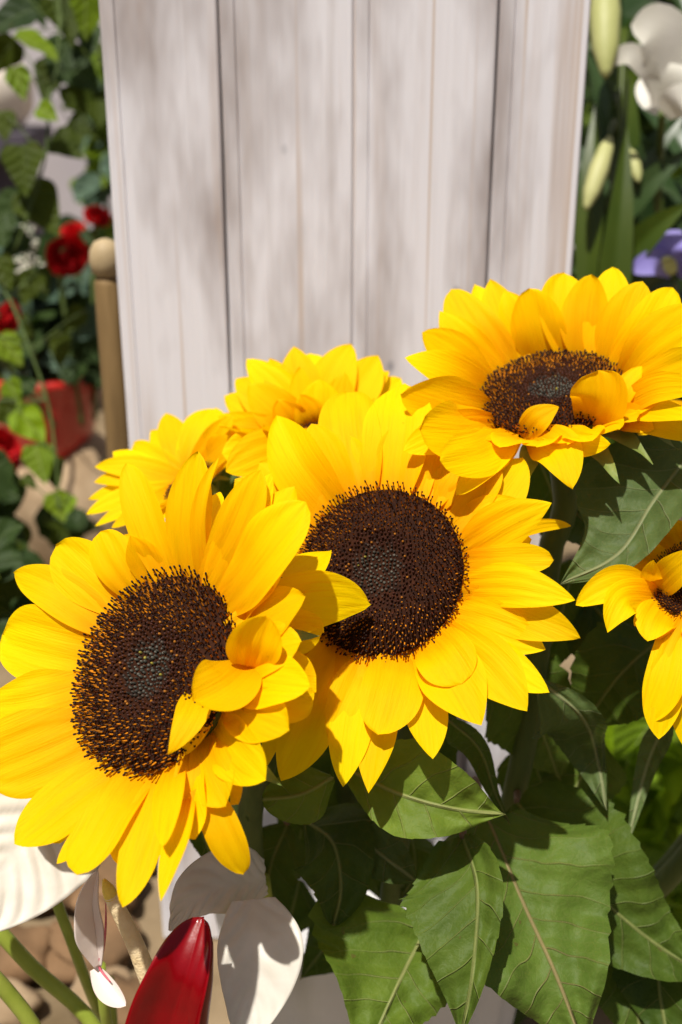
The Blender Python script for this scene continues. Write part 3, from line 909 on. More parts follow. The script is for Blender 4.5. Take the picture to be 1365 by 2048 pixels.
# ------------------------------------------------------------------ sunflower leaves (parts of the plants)
LD = 6.0      # the low leaves hang nearer the bucket than the blooms
def leaf(owner, cl, wl, wr, mat='leaf', petiole=None, seed=0, LD=LD, **kw):
    pts = [px(x_, y_, d_ + LD * min(max((y_ - 1380) / 150.0, 0), 1)) for x_, y_, d_ in cl]
    dm = np.mean([p_[2] for p_ in pts])
    o = dict(nu=84, nv=30, b0=0.15, tm=0.32, p=1.25, q=1.0, saw=0.09, nsaw=15, wave=0.11, nwave=1.7, bump=0.04, fold=12, seed=seed)
    o.update(kw)
    P, f, uv = blade(pts, wl * dm / F, wr * dm / F, None, **o)
    lf = build('leaf', P, f, M[mat], owner, uv)
    if petiole is not None:
        pp = [pts[0]] + [px(a_, b_, d_ + 5) for a_, b_, d_ in petiole]
        P, f = tube(pp, [0.16, 0.22], 8, 12)
        build('petiole', P, f, M['petiole'], lf)
    return lf

A, B, Cc, D, E, G, H = SF[:7]
# big leaves low on the right
leaf(B, [(975, 1640, 49), (1047, 1802, 46.5), (1100, 1923, 45.2), (1175, 2110, 44)], 200, 205, 'leaf_tan', [(950, 1560, 53)], 1, foldl=4, foldr=16, tm=0.30, b0=0.42, p=1.45, roll=-8, wave=0.17, nwave=2.3, twist=8, bump=0.06)
leaf(B, [(926, 1672, 48.5), (955, 1775, 46.5), (947, 1936, 45.2), (922, 2080, 44.8)], 62, 150, 'leaf', [(930, 1600, 53)], 2, LD=3.2, foldl=38, foldr=-6, tm=0.33, b0=0.35, p=1.4)
leaf(Cc, [(1035, 1605, 53), (1170, 1765, 50), (1290, 1872, 49.5), (1420, 1960, 49.5)], 150, 140, 'leaf', [(1035, 1540, 57)], 3, fold=10, tm=0.32, b0=0.35, p=1.4, wave=0.16, nwave=2.1, bump=0.05)
leaf(B, [(860, 1840, 51), (800, 1960, 49), (735, 2110, 47)], 120, 220, 'leaf_pale', [(880, 1740, 55)], 4, LD=3.0, fold=10, tm=0.34, b0=0.4, p=1.45, wave=0.15, nwave=2.0, twist=-15, bump=0.05)
leaf(B, [(690, 1535, 50), (800, 1588, 48.5), (900, 1616, 48), (1010, 1628, 48.5)], 125, 78, 'leaf_pale', None, 5, LD=1.0, foldl=25, foldr=10, tm=0.45, saw=0.05)
leaf(B, [(890, 1435, 50), (960, 1500, 49), (992, 1590, 48.3), (1022, 1652, 48)], 26, 46, 'leaf', None, 6, fold=-35, saw=0.05)
leaf(A, [(668, 1555, 50.5), (600, 1590, 49.5), (525, 1600, 49.5)], 66, 66, 'leaf_pale', None, 7, LD=1.0, fold=-18, saw=0.04, q=0.5, tm=0.5)
leaf(A, [(610, 1640, 52), (668, 1690, 50), (682, 1780, 49), (668, 1850, 49)], 92, 100, 'leaf', None, 8, LD=3.5, fold=-14, saw=0.04, q=0.6)
leaf(B, [(690, 1630, 53), (740, 1690, 52), (830, 1760, 51.5)], 66, 66, 'leaf_grey', None, 9, LD=2.0, fold=8, saw=0.05, q=0.6)
leaf(A, [(575, 1650, 54), (540, 1740, 53), (535, 1840, 53)], 70, 66, 'leaf', [(560, 1560, 56)], 10, fold=10, saw=0.04, q=0.6)
leaf(Cc, [(1085, 1365, 53), (1160, 1430, 51.5), (1198, 1530, 50.5), (1214, 1622, 50)], 38, 110, 'leaf_grey', None, 11, foldl=10, foldr=-15, saw=0.1)
leaf(G, [(1345, 1420, 53), (1295, 1530, 52), (1252, 1700, 51)], 30, 30, 'leaf_grey', None, 12, fold=20, saw=0.06)
leaf(Cc, [(1420, 860, 54), (1310, 1000, 52), (1235, 1110, 51.5), (1120, 1170, 51.5)], 95, 150, 'leaf_grey', None, 13, foldl=48, foldr=-4, tm=0.5, saw=0.06, wave=0.03)
leaf(Cc, [(1330, 1270, 58), (1240, 1350, 57), (1150, 1480, 56)], 100, 100, 'leaf', None, 14, fold=8)
leaf(A, [(438, 1375, 50.5), (470, 1500, 49.5), (497, 1645, 49)], 40, 42, 'leaf', None, 15, fold=10)
leaf(A, [(385, 1600, 51), (415, 1690, 51), (442, 1752, 51)], 44, 36, 'leaf', None, 16, fold=10)
# deeper, shaded leaves that close the bunch
fill = [
 (B, [(980, 1330, 58), (1060, 1420, 57), (1120, 1560, 56)], 110, 100), (Cc, [(1180, 1200, 60), (1240, 1280, 59), (1290, 1400, 58)], 110, 100),
 (B, [(900, 1420, 57), (800, 1500, 56), (700, 1560, 56)], 100, 90), (A, [(560, 1450, 57), (600, 1560, 56), (640, 1700, 55)], 90, 80),
 (Cc, [(1200, 1480, 58), (1150, 1580, 57), (1090, 1690, 56)], 90, 90), (Cc, [(1060, 1480, 59), (1090, 1580, 58), (1150, 1700, 57)], 70, 90),
 (B, [(760, 1600, 57), (720, 1700, 56), (640, 1820, 55)], 90, 80), (B, [(820, 1660, 57), (830, 1740, 56), (800, 1800, 55)], 50, 50),
 (G, [(1320, 1880, 52), (1320, 1980, 51), (1340, 2110, 50)], 90, 90), (Cc, [(1240, 1900, 53), (1270, 2000, 52), (1290, 2120, 51)], 80, 90),
 (Cc, [(1130, 1010, 60), (1190, 1060, 59), (1260, 1150, 58)], 60, 70), (A, [(520, 1480, 56), (500, 1580, 55), (520, 1700, 54)], 40, 40),
 (A, [(600, 1760, 57), (580, 1840, 56), (560, 1910, 56)], 60, 80), (B, [(700, 1800, 58), (660, 1880, 57), (600, 1960, 56)], 80, 60),
 (Cc, [(1240, 900, 60), (1190, 960, 60), (1150, 1040, 60)], 40, 50), (Cc, [(1300, 940, 60), (1240, 1000, 60), (1170, 1030, 60)], 60, 60),
 (B, [(650, 1500, 59), (610, 1620, 58), (590, 1760, 57)], 80, 80), (Cc, [(1080, 920, 61), (1110, 1010, 61), (1100, 1120, 60)], 60, 60), (D, [(470, 850, 64), (440, 950, 63), (430, 1060, 62)], 50, 50),
 (B, [(700, 1560, 60), (720, 1680, 59), (760, 1800, 58)], 80, 80), (Cc, [(1150, 1120, 61), (1120, 1240, 60), (1060, 1380, 59)], 80, 80),
]
for k, (ow, cl, wl, wr) in enumerate(fill):
    leaf(ow, cl, wl, wr, 'leaf', None, 40 + k, fold=rng.uniform(-12, 18), roll=rng.uniform(-20, 20), nu=60, nv=20)

# ------------------------------------------------------------------ bucket
brt = empty('flower_bucket', world_cm(2, 59, FLOORZ), 'white bucket wrapped in pleated paper holding the sunflower stems', 'bucket')
base = world_cm(2, 59, FLOORZ); upv = nrm(world_cm(2, 59, FLOORZ + 10) - base)
P, f = lathe(base, upv, [(7.6, 0), (8.4, 9.0), (8.9, 15.5), (9.1, 15.7), (8.7, 15.5), (8.2, 9.0), (7.3, 0.8)], 48)
build('pail', P, f, M['bucket'], brt)
def wrap():
    n = 160; rows = 14
    e1, e2, ax = frame(upv)
    V = []
    for i in range(rows + 1):
        t = i / rows
        for k in range(n):
            a = 2 * math.pi * k / n
            rr = (8.1 + 1.55 * t + (0.10 + 0.28 * t) * math.sin(a * 17 + 1.3 * math.sin(3 * a)) + 0.15 * math.sin(a * 7))
            hh = 16.3 * t + 0.45 * t * math.sin(a * 5 + 1) + 0.2
            V.append(base + ax * hh + (e1 * math.cos(a) + e2 * math.sin(a)) * rr)
    fs = []
    for i in range(rows):
        for k in range(n):
            fs.append((i * n + k, i * n + (k + 1) % n, (i + 1) * n + (k + 1) % n, (i + 1) * n + k))
    return np.array(V), fs
P, f = wrap()
build('paper_wrap', P, f, M['paper'], brt)

# ------------------------------------------------------------------ anthuriums, lower left
def ground_under(p_):
    w_ = to_world(p_) * 100
    return world_cm(w_[0], w_[1], FLOORZ)

def anthurium(label, cl, wl, wr, mat, stem, spadix=None, group='anthuriums', foot=(-14, 52), **kw):
    ft = world_cm(foot[0], foot[1], FLOORZ)
    root = empty('anthurium', ft, label, 'anthurium', group)
    pts = [px(*p_) for p_ in cl]
    dm = np.mean([p_[2] for p_ in pts])
    o = dict(nu=48, nv=30, b0=0.55, tm=0.32, p=1.5, q=0.9, wave=0.03, fold=10)
    o.update(kw)
    P, f, uv = blade(pts, wl * dm / F, wr * dm / F, None, **o)
    sp = build('spathe', P, f, M[mat], root, uv)
    md = sp.modifiers.new('thickness', 'SOLIDIFY'); md.thickness = 0.0006
    if stem:
        sp_ = [px(*q_) for q_ in stem]
        P, f = tube(sp_ + [ft], [0.26, 0.26, 0.3], 10, 30)
        build('stem', P, f, M['anth_stem'], root)
    if spadix:
        a, b = px(*spadix[0]), px(*spadix[1])
        P, f = tube([a, (a + b) / 2 + np.array([0.05, 0.1, 0]), b], [0.42, 0.36, 0.30], 12, 16)
        s = build('spadix', P, f, M['spadix'], root)
        t_ = b + (b - a) * 0.12
        P, f = tube([b - (b - a) * 0.02, t_, t_ + (b - a) * 0.04], [0.305, 0.25, 0.08], 12, 8)
        build('spadix_tip', P, f, M['spadix_tip'], s)
    return root

anthurium('large white pleated anthurium spathe under the leaning sunflower', [(150, 1560, 54), (70, 1650, 52), (0, 1750, 51), (-90, 1870, 50.5)], 150, 150, 'white_spathe',
          [(140, 1600, 54.5), (100, 1740, 56), (150, 1900, 57)], None, foot=(-13, 56), pleat=0.03, npleat=9, nu=110, fold=6, b0=0.7, q=0.7)
anthurium('narrow white anthurium with a pink edge and a cream spadix', [(200, 1930, 51), (192, 1860, 50.5), (186, 1800, 50), (196, 1740, 50)], 46, 24, 'pink_spathe',
          [(200, 1930, 54), (215, 2048, 56)], [(305, 1975, 50), (222, 1790, 48.5)], foot=(-12, 58), foldl=28, foldr=50, b0=0.3, tm=0.45, q=0.6)
pw = [o for o in COL.objects if o.name.startswith('anthurium') and o.parent is None][-1]
P, f, uv = blade([px(192, 1935, 51.2), px(215, 1970, 50.8), px(252, 2012, 50.4)], 14 * 53 / F, 26 * 53 / F, None, b0=0.5, q=0.6, cup=0.3)
build('spathe_lobe', P, f, M['pink_spathe'], pw, uv)
P, f = tube([px(212, 1800, 49.8), px(212, 1850, 50.1), px(207, 1900, 50.6), px(198, 1932, 51), px(222, 1965, 50.6)], [0.02, 0.05, 0.05, 0.07, 0.03], 8, 24)
build('spathe_rim', P, f, M['pink_rim'], pw)
anthurium('glossy deep red anthurium spathe in front of the white bucket', [(315, 2190, 46), (345, 2040, 45.6), (378, 1940, 45.2), (408, 1836, 45.8)], 96, 70, 'red_spathe',
          [(310, 2150, 46.5), (320, 2220, 50)], None, foot=(-7, 52), foldl=14, foldr=30, b0=0.95, tm=0.12, p=3.0, q=0.5, cup=0.1, wave=0.06, nwave=1.3, twist=-20, ridge=0.05, nridge=2, seed=4, nu=60)
red = [o for o in COL.objects if o.name.startswith('anthurium') and o.parent is None][-1]
P, f, uv = blade([px(400, 2120, 45.3), px(402, 2030, 44.7), px(412, 1950, 44.6), px(424, 1872, 45.2)], 20 * 45 / F, 24 * 45 / F, None, 24, 12, b0=0.9, tm=0.4, q=0.6, roll=20, cup=-0.7)
build('spathe_fold', P, f, M['red_spathe'], red, uv)
anthurium('small white ribbed anthurium between the red one and the bucket', [(530, 1760, 52.5), (450, 1772, 51), (400, 1792, 50.5), (340, 1860, 50.5)], 55, 78, 'white_spathe',
          [(530, 1755, 56.5), (545, 1900, 60)], None, foot=(-7, 60), pleat=0.035, npleat=7, nu=80, fold=8)
anthurium('white anthurium low behind the pink-edged one, half hidden by the red spathe', [(500, 1800, 50), (505, 1890, 49), (500, 1990, 48.5), (480, 2110, 48)], 100, 70, 'white_spathe',
          None, None, foot=(-6, 61), pleat=0.02, npleat=6, nu=80, fold=6)
for k, (pts, lab) in enumerate([([(-30, 1830, 55), (60, 1930, 56), (200, 2070, 57)], 'thick green flower stem slanting under the large white spathe'),
                         ([(-40, 1925, 52), (20, 1990, 53), (80, 2080, 54)], 'short thick green stem at the bottom beside the slanting one'),
                         ([(215, 1960, 60), (222, 2040, 61), (226, 2120, 62)], 'upright green stem rising behind the pink-edged anthurium')]):
    pp = [px(*q_) for q_ in pts]
    P, f = tube(pp + [ground_under(pp[-1] + np.array([2, -3, 0]))], [0.36, 0.36, 0.38], 10, 30)
    tag(build('green_stalk', P, f, M['anth_stem']), lab, 'stalk', 'cut stalks')

# ------------------------------------------------------------------ stones on the ground, lower left
def stone(x, y, rx, ry, rz, mat, seed, label, z=FLOORZ, cat='stone', name='stone', group='loose stones on the ground'):
    r = random.Random(seed)
    nu, nv = 14, 20
    ks = [(r.uniform(1, 3), r.uniform(1, 3), r.uniform(1, 3), r.uniform(0, 6), r.uniform(0.03, 0.09)) for _ in range(5)]
    V = []
    for i in range(nu + 1):
        th = math.pi * i / nu
        for j in range(nv):
            p_ = 2 * math.pi * j / nv
            d_ = np.array([math.sin(th) * math.cos(p_), math.sin(th) * math.sin(p_), math.cos(th)])
            g = 1 + sum(a * math.sin(k1 * d_[0] * 2 + k2 * d_[1] * 2 + k3 * d_[2] * 2 + ph) for k1, k2, k3, ph, a in ks)
            d_ = np.sign(d_) * np.abs(d_) ** 0.8
            V.append((x + d_[0] * rx * g, y + d_[1] * ry * g, z + rz * 0.86 + d_[2] * rz * g))
    fs = []
    for i in range(nu):
        for j in range(nv):
            fs.append((i * nv + j, (i + 1) * nv + j, (i + 1) * nv + (j + 1) % nv, i * nv + (j + 1) % nv))
    V = np.array(V); V[:, 2] = np.maximum(V[:, 2], z - 0.5)
    o = build(name, V / 100, fs, M[mat], world=True)
    return tag(o, label, cat, group)

k = 0
for i in range(9):
    for j in range(5):
        x = -42 + i * 4.9 + rng.uniform(-1.2, 1.2); y = 62 + j * 5.6 + rng.uniform(-1.3, 1.3)
        if x > -8 and y < 70: continue
        if x > -14 and y > 66: continue
        k += 1
        s = rng.uniform(1.9, 2.9)
        stone(x, y, s * rng.uniform(0.9, 1.2), s, s * rng.uniform(0.45, 0.7), rng.choice(['stone', 'stone', 'stone_dark']), 200 + k,
              'loose rounded tan or brown stone among others on the ground beside the board')

# ------------------------------------------------------------------ post beside the board
pr = empty('wooden_post', world_cm(-15.2, 78, FLOORZ), 'brown wooden post with a pale rounded knob left of the board', 'post')
b0_ = world_cm(-15.2, 78, FLOORZ); u0 = nrm(world_cm(-15.2, 78, FLOORZ + 10) - b0_)
P, f = lathe(b0_, u0, [(1.0, 0), (0.95, 15), (0.9, 30), (0.88, 46.5), (0.7, 47.0)], 16, 0.02)
build('shaft', P, f, M['post'], pr)
P, f = lathe(b0_, u0, [(0.5, 46.9), (0.95, 47.3), (1.08, 48.0), (1.0, 48.7), (0.7, 49.2), (0.25, 49.4)], 18)
build('knob', P, f, M['knob'], pr)

# ------------------------------------------------------------------ roses, pot, pedestal, foliage at the left

def rose(x, y, d, Rpx, face, label, foot, seed):
    d = d * BK
    r = random.Random(seed)
    c = px(x, y, d); R = Rpx * d / F
    n = flower_normal(c, face[0], face[1], face[2])
    ft = world_cm(*foot)
    root = empty('rose', ft, label, 'rose', 'red roses left of the board')
    e1, e2, n = frame(n)
    def cuppet(a0, span, r0, r1, h, lip):
        nu, nv = 10, 12
        V = []
        for i in range(nu + 1):
            t = i / nu
            for j in range(nv + 1):
                s = -1 + 2 * j / nv
                a = a0 + s * span * (1 - 0.25 * t ** 4)
                rr = r0 * 0.4 + (r1 - r0 * 0.4) * math.sin(t * math.pi / 2) + lip * max(0, t - 0.7) ** 1.5 * 4
                hh = -0.5 * R + h * (t - 0.18 * t ** 4 * s * s) - lip * max(0, t - 0.85) * 1.5
                rr *= 1 + 0.04 * s
                V.append(c + (e1 * math.cos(a) + e2 * math.sin(a)) * rr + n * hh)
        return np.array(V), grid_faces(nu, nv)
    for ring, (cnt, r1, h, lip) in enumerate([(5, 0.95, 0.55, 0.10), (5, 0.78, 0.72, 0.06), (4, 0.58, 0.85, 0.05), (3, 0.38, 0.92, 0.03), (2, 0.2, 0.95, 0.02)]):
        for k in range(cnt):
            P, f = cuppet(2 * math.pi * k / cnt + ring * 0.7 + r.uniform(-0.15, 0.15), math.pi / cnt * 1.35, r1 * R * 0.8, r1 * R, h * R, lip * R)
            build('petal', P, f, M['rose'], root)
    s0 = c - n * R * 0.45
    P, f = tube([s0, s0 - n * R * 1.2 + np.array([0, -1.5, 0]), ft], [0.3, 0.25, 0.25], 8, 20)
    build('stem', P, f, M['stem'], root)
    return root
rose(135, 512, 100, 44, (25, 0.2, 0.3), 'open red rose with a dark eye nearest the post knob', (-28, 124, 90), 1)
rose(195, 432, 104, 28, (45, 0.2, -0.9), 'small red rosebud touching the board edge above the open rose', (-27, 126, 90), 2)
rose(145, 458, 104, 24, (60, -0.3, -0.9), 'red rose peeking out just above the open rose', (-29, 126, 90), 3)
rose(18, 636, 92, 36, (50, 0.8, 0.2), 'red rose on its own among lime leaves below the white sprig', (-31, 124, 90), 4)
rose(4, 905, 92, 50, (40, 0.8, -0.2), 'dark red rose low down beside the tan pedestal', (-36, 112, FLOORZ), 5)

pp = to_world(px(105, 960, 134)) * 100
ped_top = 86.5
stone(pp[0], pp[1] + 4, 9.0, 9, (ped_top - FLOORZ) / 1.86, 'stone', 900, 'tall tan stone pedestal under the red pot', cat='pedestal', name='stone_pedestal', group=None)
prt = empty('red_pot', world_cm(pp[0] - 1, pp[1] + 4, ped_top - 1), 'glossy red glazed pot of foliage standing on the tan pedestal', 'pot')
pb = world_cm(pp[0] - 1, pp[1] + 4, ped_top - 1.0)
P, f = lathe(pb, u0, [(4.2, 0), (5.2, 2.0), (6.0, 6.0), (6.4, 8.2), (6.7, 8.4), (6.7, 9.4), (6.1, 9.4), (5.8, 7.5)], 32)
build('body', P, f, M['pot_red'], prt)

def scatter_leaves(name, label, cat, boxes, count, size, mats, seed, group=None, elong=1.7, asp=0.45, stem_to=None, face=0.6, kw={}):
    """a plant: separate leaf parts spread through a volume given by pixel boxes and depths"""
    r = random.Random(seed)
    mid = np.mean([px((b[0] + b[2]) / 2, (b[1] + b[3]) / 2, (b[4] + b[5]) / 2) for b in boxes], 0)
    ft = ground_under(mid) if stem_to is None else stem_to
    root = empty(name, ft, label, cat, group)
    tot = sum((b[2] - b[0]) * (b[3] - b[1]) for b in boxes)
    for b in boxes:
        n_ = max(1, int(round(count * (b[2] - b[0]) * (b[3] - b[1]) / tot)))
        for k in range(n_):
            d = r.uniform(b[4], b[5])
            c = px(r.uniform(b[0], b[2]), r.uniform(b[1], b[3]), d)
            s = size * r.uniform(0.7, 1.3)
            a = r.uniform(0, 6.28)
            dirv = nrm(np.array([math.cos(a), math.sin(a) - 0.35, r.uniform(-0.6, 0.6)]))
            bend = np.array([0, -1.0, -0.3]) * s * 0.15
            nf = nrm(np.array([r.gauss(0, 0.6), r.gauss(0.5, 0.5), -1.0]))
            P, f, uv = blade([c - dirv * s * 0.5, c - bend, c + dirv * s * 0.5 + bend], s * asp, s * asp, nf, 12, 8, fold=r.uniform(0, 22), wave=0.06,
                             seed=seed * 500 + k, **dict(dict(b0=0.35, tm=0.34, p=1.3, q=0.9), **kw))
            build('leaf', P, f, M[r.choice(mats)], root, uv)
    tops = [px((b[0] + b[2]) / 2, (b[1] + b[3]) / 2, (b[4] + b[5]) / 2 + 2) for b in boxes]
    for t_ in tops:
        P, f = tube([ft, ft * 0.4 + t_ * 0.6 + np.array([0.5, 0, 1.0]), t_], [0.35, 0.25, 0.12], 7, 14)
        build('stem', P, f, M['stem'], root)
    return root

scatter_leaves('bouquet_foliage', 'dark blue-green bouquet leaves packed below the open red rose', 'foliage',
               [(60, 575, 225, 760, 127, 139), (-20, 480, 90, 640, 127, 139), (100, 480, 230, 600, 132, 141), (-20, 640, 80, 760, 127, 139)], 120, 4.8, ['dark_leaf', 'blue_leaf', 'blue_leaf', 'dark_leaf', 'ivy'], 31,
               stem_to=pb + u0 * 5)
scatter_leaves('ground_shrub', 'dark green leafy plant on the ground left of the leaning sunflower', 'plant',
               [(-60, 1090, 60, 1300, 85, 100), (-60, 960, 10, 1100, 100, 110), (100, 1030, 190, 1090, 118, 124)], 46, 4.5, ['dark_leaf', 'ivy', 'dark_leaf'], 32)
scatter_leaves('backdrop_shrub', 'pale olive shrub blurred behind the rosebuds at the board edge', 'shrub',
               [(165, 250, 240, 400, 142, 158), (150, 100, 235, 250, 145, 158)], 44, 4.5, ['ivy_light', 'ivy', 'blue_leaf'], 33)

def sprig(x0, y0, x1, y1, d, label, n=90, seed=1):
    r = random.Random(seed)
    V = []; FF = []
    for k in range(n):
        t = r.random()
        c = px(x0 + (x1 - x0) * t + r.gauss(0, 14), y0 + (y1 - y0) * t + r.gauss(0, 10), d + r.uniform(-2, 2))
        s = r.uniform(0.16, 0.32)
        P, f = lathe(c - np.array([0, s, 0]), np.array([r.gauss(0, .5), 1, r.gauss(0, .5)]), [(0.3 * s, 0), (s, 0.6 * s), (0.9 * s, 1.2 * s), (0.3 * s, 1.6 * s)], 6)
        o0 = len(V); V += P.tolist(); FF += [tuple(i + o0 for i in q_) for q_ in f]
    ft = pb + u0 * 5
    root = empty('white_sprig', ft, label, 'sprig')
    build('blossom', np.array(V), FF, M['gyp'], root, kind='stuff')
    P, f = tube([ft, px(x1, y1 + 60, d), px(x0, y0, d)], 0.1, 6, 16)
    build('stem', P, f, M['stem'], root)
sprig(50, 400, 55, 555, 118, 'sprig of tiny cream white blossoms beside the open red rose', 110, 3)

def vine(label, path, leaves, seed, mats, name='hanging_vine'):
    path = [(a, b, c_ * BK) for a, b, c_ in path]; leaves = [(a, b, c_, d_ * BK) for a, b, c_, d_ in leaves]
    r = random.Random(seed)
    top = px(*path[0])
    root = empty(name, top, label, 'vine', 'trailing vines left of the board')
    P, f = tube([px(*p_) for p_ in path], 0.12, 7, 40)
    build('stem', P, f, M['stem'], root)
    for k, (x, y, rr, d) in enumerate(leaves):
        c = px(x, y, d); s = 2.3 * rr * d / F
        a = math.radians(r.uniform(200, 340))
        dirv = np.array([math.cos(a), math.sin(a), r.uniform(-0.3, 0.3)])
        nf = nrm(np.array([r.gauss(0, 0.35), r.gauss(0.3, 0.35), -1.0]))
        P, f, uv = blade([c - dirv * s * 0.5, c, c + dirv * s * 0.5 + np.array([0, -0.1 * s, 0])], s * 0.44, s * 0.44, nf, 16, 10, b0=0.62, tm=0.28, p=1.25, q=0.95,
                         fold=r.uniform(5, 22), wave=0.05, seed=seed * 70 + k)
        build('leaf', P, f, M[mats[k] if k < len(mats) else mats[-1 - k % 3]], root, uv)
        near = px(*min(path, key=lambda p_: (p_[0] - x) ** 2 + (p_[1] - y) ** 2))
        P, f = tube([c - dirv * s * 0.5, (c - dirv * s * 0.5) * 0.6 + near * 0.4 + np.array([0, 0.2, 0]), near], 0.06, 5, 8, False)
        build('petiole', P, f, M['stem'], root)
    return root
up_leaves = [(40, 165, 27, 84), (97, 226, 23, 84), (136, 293, 34, 86), (48, 338, 46, 84), (86, 420, 50, 86), (14, 425, 42, 86), (75, 92, 40, 84), (128, 40, 46, 88), (160, 150, 44, 92),
             (22, 40, 44, 88), (120, 120, 40, 92), (172, 30, 38, 86), (150, 205, 30, 92), (178, 80, 30, 90), (8, 110, 34, 90), (100, 160, 36, 94), (60, 10, 40, 92), (140, -10, 46, 90),
             (10, 250, 26, 92), (30, 490, 30, 88), (165, 255, 26, 92)]
vine('trailing vine with broad olive leaves hanging above the red roses', [(110, -120, 88), (120, 60, 87), (100, 190, 85), (90, 320, 85), (60, 420, 85), (30, 500, 86)], up_leaves, 5, ['ivy_light', 'ivy_light', 'ivy', 'ivy', 'ivy', 'dark_leaf', 'ivy_light', 'ivy', 'dark_leaf', 'dark_leaf', 'dark_leaf', 'ivy_light', 'ivy', 'dark_leaf', 'ivy'])
vine('thin trailing vine with small lime leaves hanging past the red pot', [(-40, 520, 84), (20, 600, 83), (60, 700, 82), (95, 800, 82), (110, 900, 82), (120, 1020, 82)],
     [(22, 700, 30, 82), (10, 545, 30, 83), (60, 575, 30, 88), (30, 790, 30, 82), (62, 850, 36, 82), (20, 830, 30, 82), (80, 925, 34, 82), (105, 945, 28, 83), (118, 1012, 26, 82), (140, 1008, 16, 82),
      (60, 965, 16, 82), (48, 780, 24, 83), (85, 560, 24, 90), (20, 480, 34, 88), (150, 640, 26, 92), (125, 700, 30, 96)], 6, ['ivy_light', 'ivy', 'ivy', 'ivy_light', 'lime_leaf', 'ivy', 'ivy_light', 'ivy', 'ivy_light', 'lime_leaf', 'ivy', 'dark_leaf', 'ivy'])

# pale and dark things far behind at the upper left
sx = to_world(px(10, 285, 178)) * 100
v, f = box_world(sx[0] - 30, sx[0] + 3.2, sx[1], sx[1] + 18, sx[2] - 2.2, sx[2] + 1.2)
v2, f2 = box_world(sx[0] - 3, sx[0] + 1, sx[1] + 3, sx[1] + 15, FLOORZ, sx[2] - 2.2)
srt = empty('dark_shelf', world_cm(sx[0], sx[1] + 9, FLOORZ), 'dark narrow shelf far behind the hanging vine', 'shelf')
build('top', v, f, M['shelf'], srt, world=True, smooth=False)
build('leg', v2, f2, M['shelf'], srt, world=True, smooth=False)
cb = world_cm(sx[0] - 3.5, sx[1] + 8, sx[2] + 1.2)
P, f = lathe(cb, u0, [(4.0, 0), (6.2, 3), (6.6, 7), (5.0, 10), (2.2, 11), (2.6, 12)], 24, 0.04)
tag(build('cream_vase', P, f, M['cream']), 'cream rounded vase standing on the dark shelf', 'vase')

# ------------------------------------------------------------------ right-hand background: lilies
def lance(root, x0, y0, d0, x1, y1, d1, wpx, mat, seed, sag=0.06):
    r = random.Random(seed)
    a, b = px(x0, y0, d0), px(x1, y1, d1)
    L = np.linalg.norm(b - a)
    m_ = (a + b) / 2 + np.array([0, sag * L, -0.05 * L])
    nf = nrm(np.array([r.gauss(0, 0.4), r.gauss(0.4, 0.4), -1.0]))
    wd = 0.5 * wpx * (d0 + d1) / 2 / F
    P, f, uv = blade([a, m_, b], wd, wd, nf, 20, 8, b0=0.45, tm=0.4, p=1.5, q=1.0, fold=r.uniform(8, 25), seed=seed)
    return build('leaf', P, f, M[mat], root, uv)

def lily_plant(label, stem_px, leaves, seed):
    ft = ground_under(px(*stem_px[-1]))
    root = empty('lily_plant', ft, label, 'lily plant', 'lily plants right of the board')
    P, f = tube([px(*p_) for p_ in stem_px] + [ft], [0.3, 0.4, 0.45], 8, 30)
    build('stem', P, f, M['lily_leaf'], root)
    for k, s in enumerate(leaves):
        lance(root, *s, seed * 40 + k)
    return root
rr = random.Random(4)
lv = [(1205, 760, 86, 1255, 250, 84, 74, 'lily_leaf'), (1170, 620, 90, 1192, 200, 90, 60, 'lily_leaf'), (1160, 520, 92, 1175, 330, 91, 50, 'lily_leaf'), (1215, 560, 88, 1385, 400, 84, 66, 'lily_leaf'),
      (1200, 480, 92, 1390, 290, 88, 58, 'lily_leaf_cool'), (1210, 430, 92, 1380, 215, 90, 60, 'lily_leaf_cool'), (1225, 330, 92, 1170, 90, 92, 52, 'lily_leaf_cool'), (1240, 400, 94, 1260, 150, 94, 66, 'lily_leaf'),
      (1220, 640, 90, 1400, 520, 88, 60, 'lily_leaf_cool'), (1180, 700, 92, 1150, 420, 92, 44, 'lily_leaf')]
p1 = lily_plant('lily plant with long dark lance leaves close to the board edge', [(1250, 60, 92), (1235, 330, 91), (1205, 700, 90), (1190, 1000, 90)], lv, 21)
lv = []
for k in range(26):
    x = rr.uniform(1150, 1420); y = rr.uniform(40, 760)
    a = rr.uniform(-1.2, 1.2)
    L = rr.uniform(190, 330)
    lv.append((x, y, rr.uniform(98, 112), x + L * math.sin(a), y - L * math.cos(a) * 0.9, rr.uniform(98, 112), rr.uniform(45, 75), rr.choice(['lily_leaf', 'lily_leaf_cool', 'lily_leaf_cool'])))
p2 = lily_plant('dense lily plant crowding the shade further behind the white lily', [(1330, 20, 105), (1320, 400, 105), (1310, 900, 104)], lv, 22)
scatter_leaves('dark_hedge', 'dark leafy hedge filling the gaps behind the lilies', 'hedge', [(1120, -60, 1440, 420, 118, 130), (1120, 420, 1440, 900, 114, 128)], 190, 7.0, ['dark_leaf', 'dark_leaf', 'lily_leaf'], 41, asp=0.4)
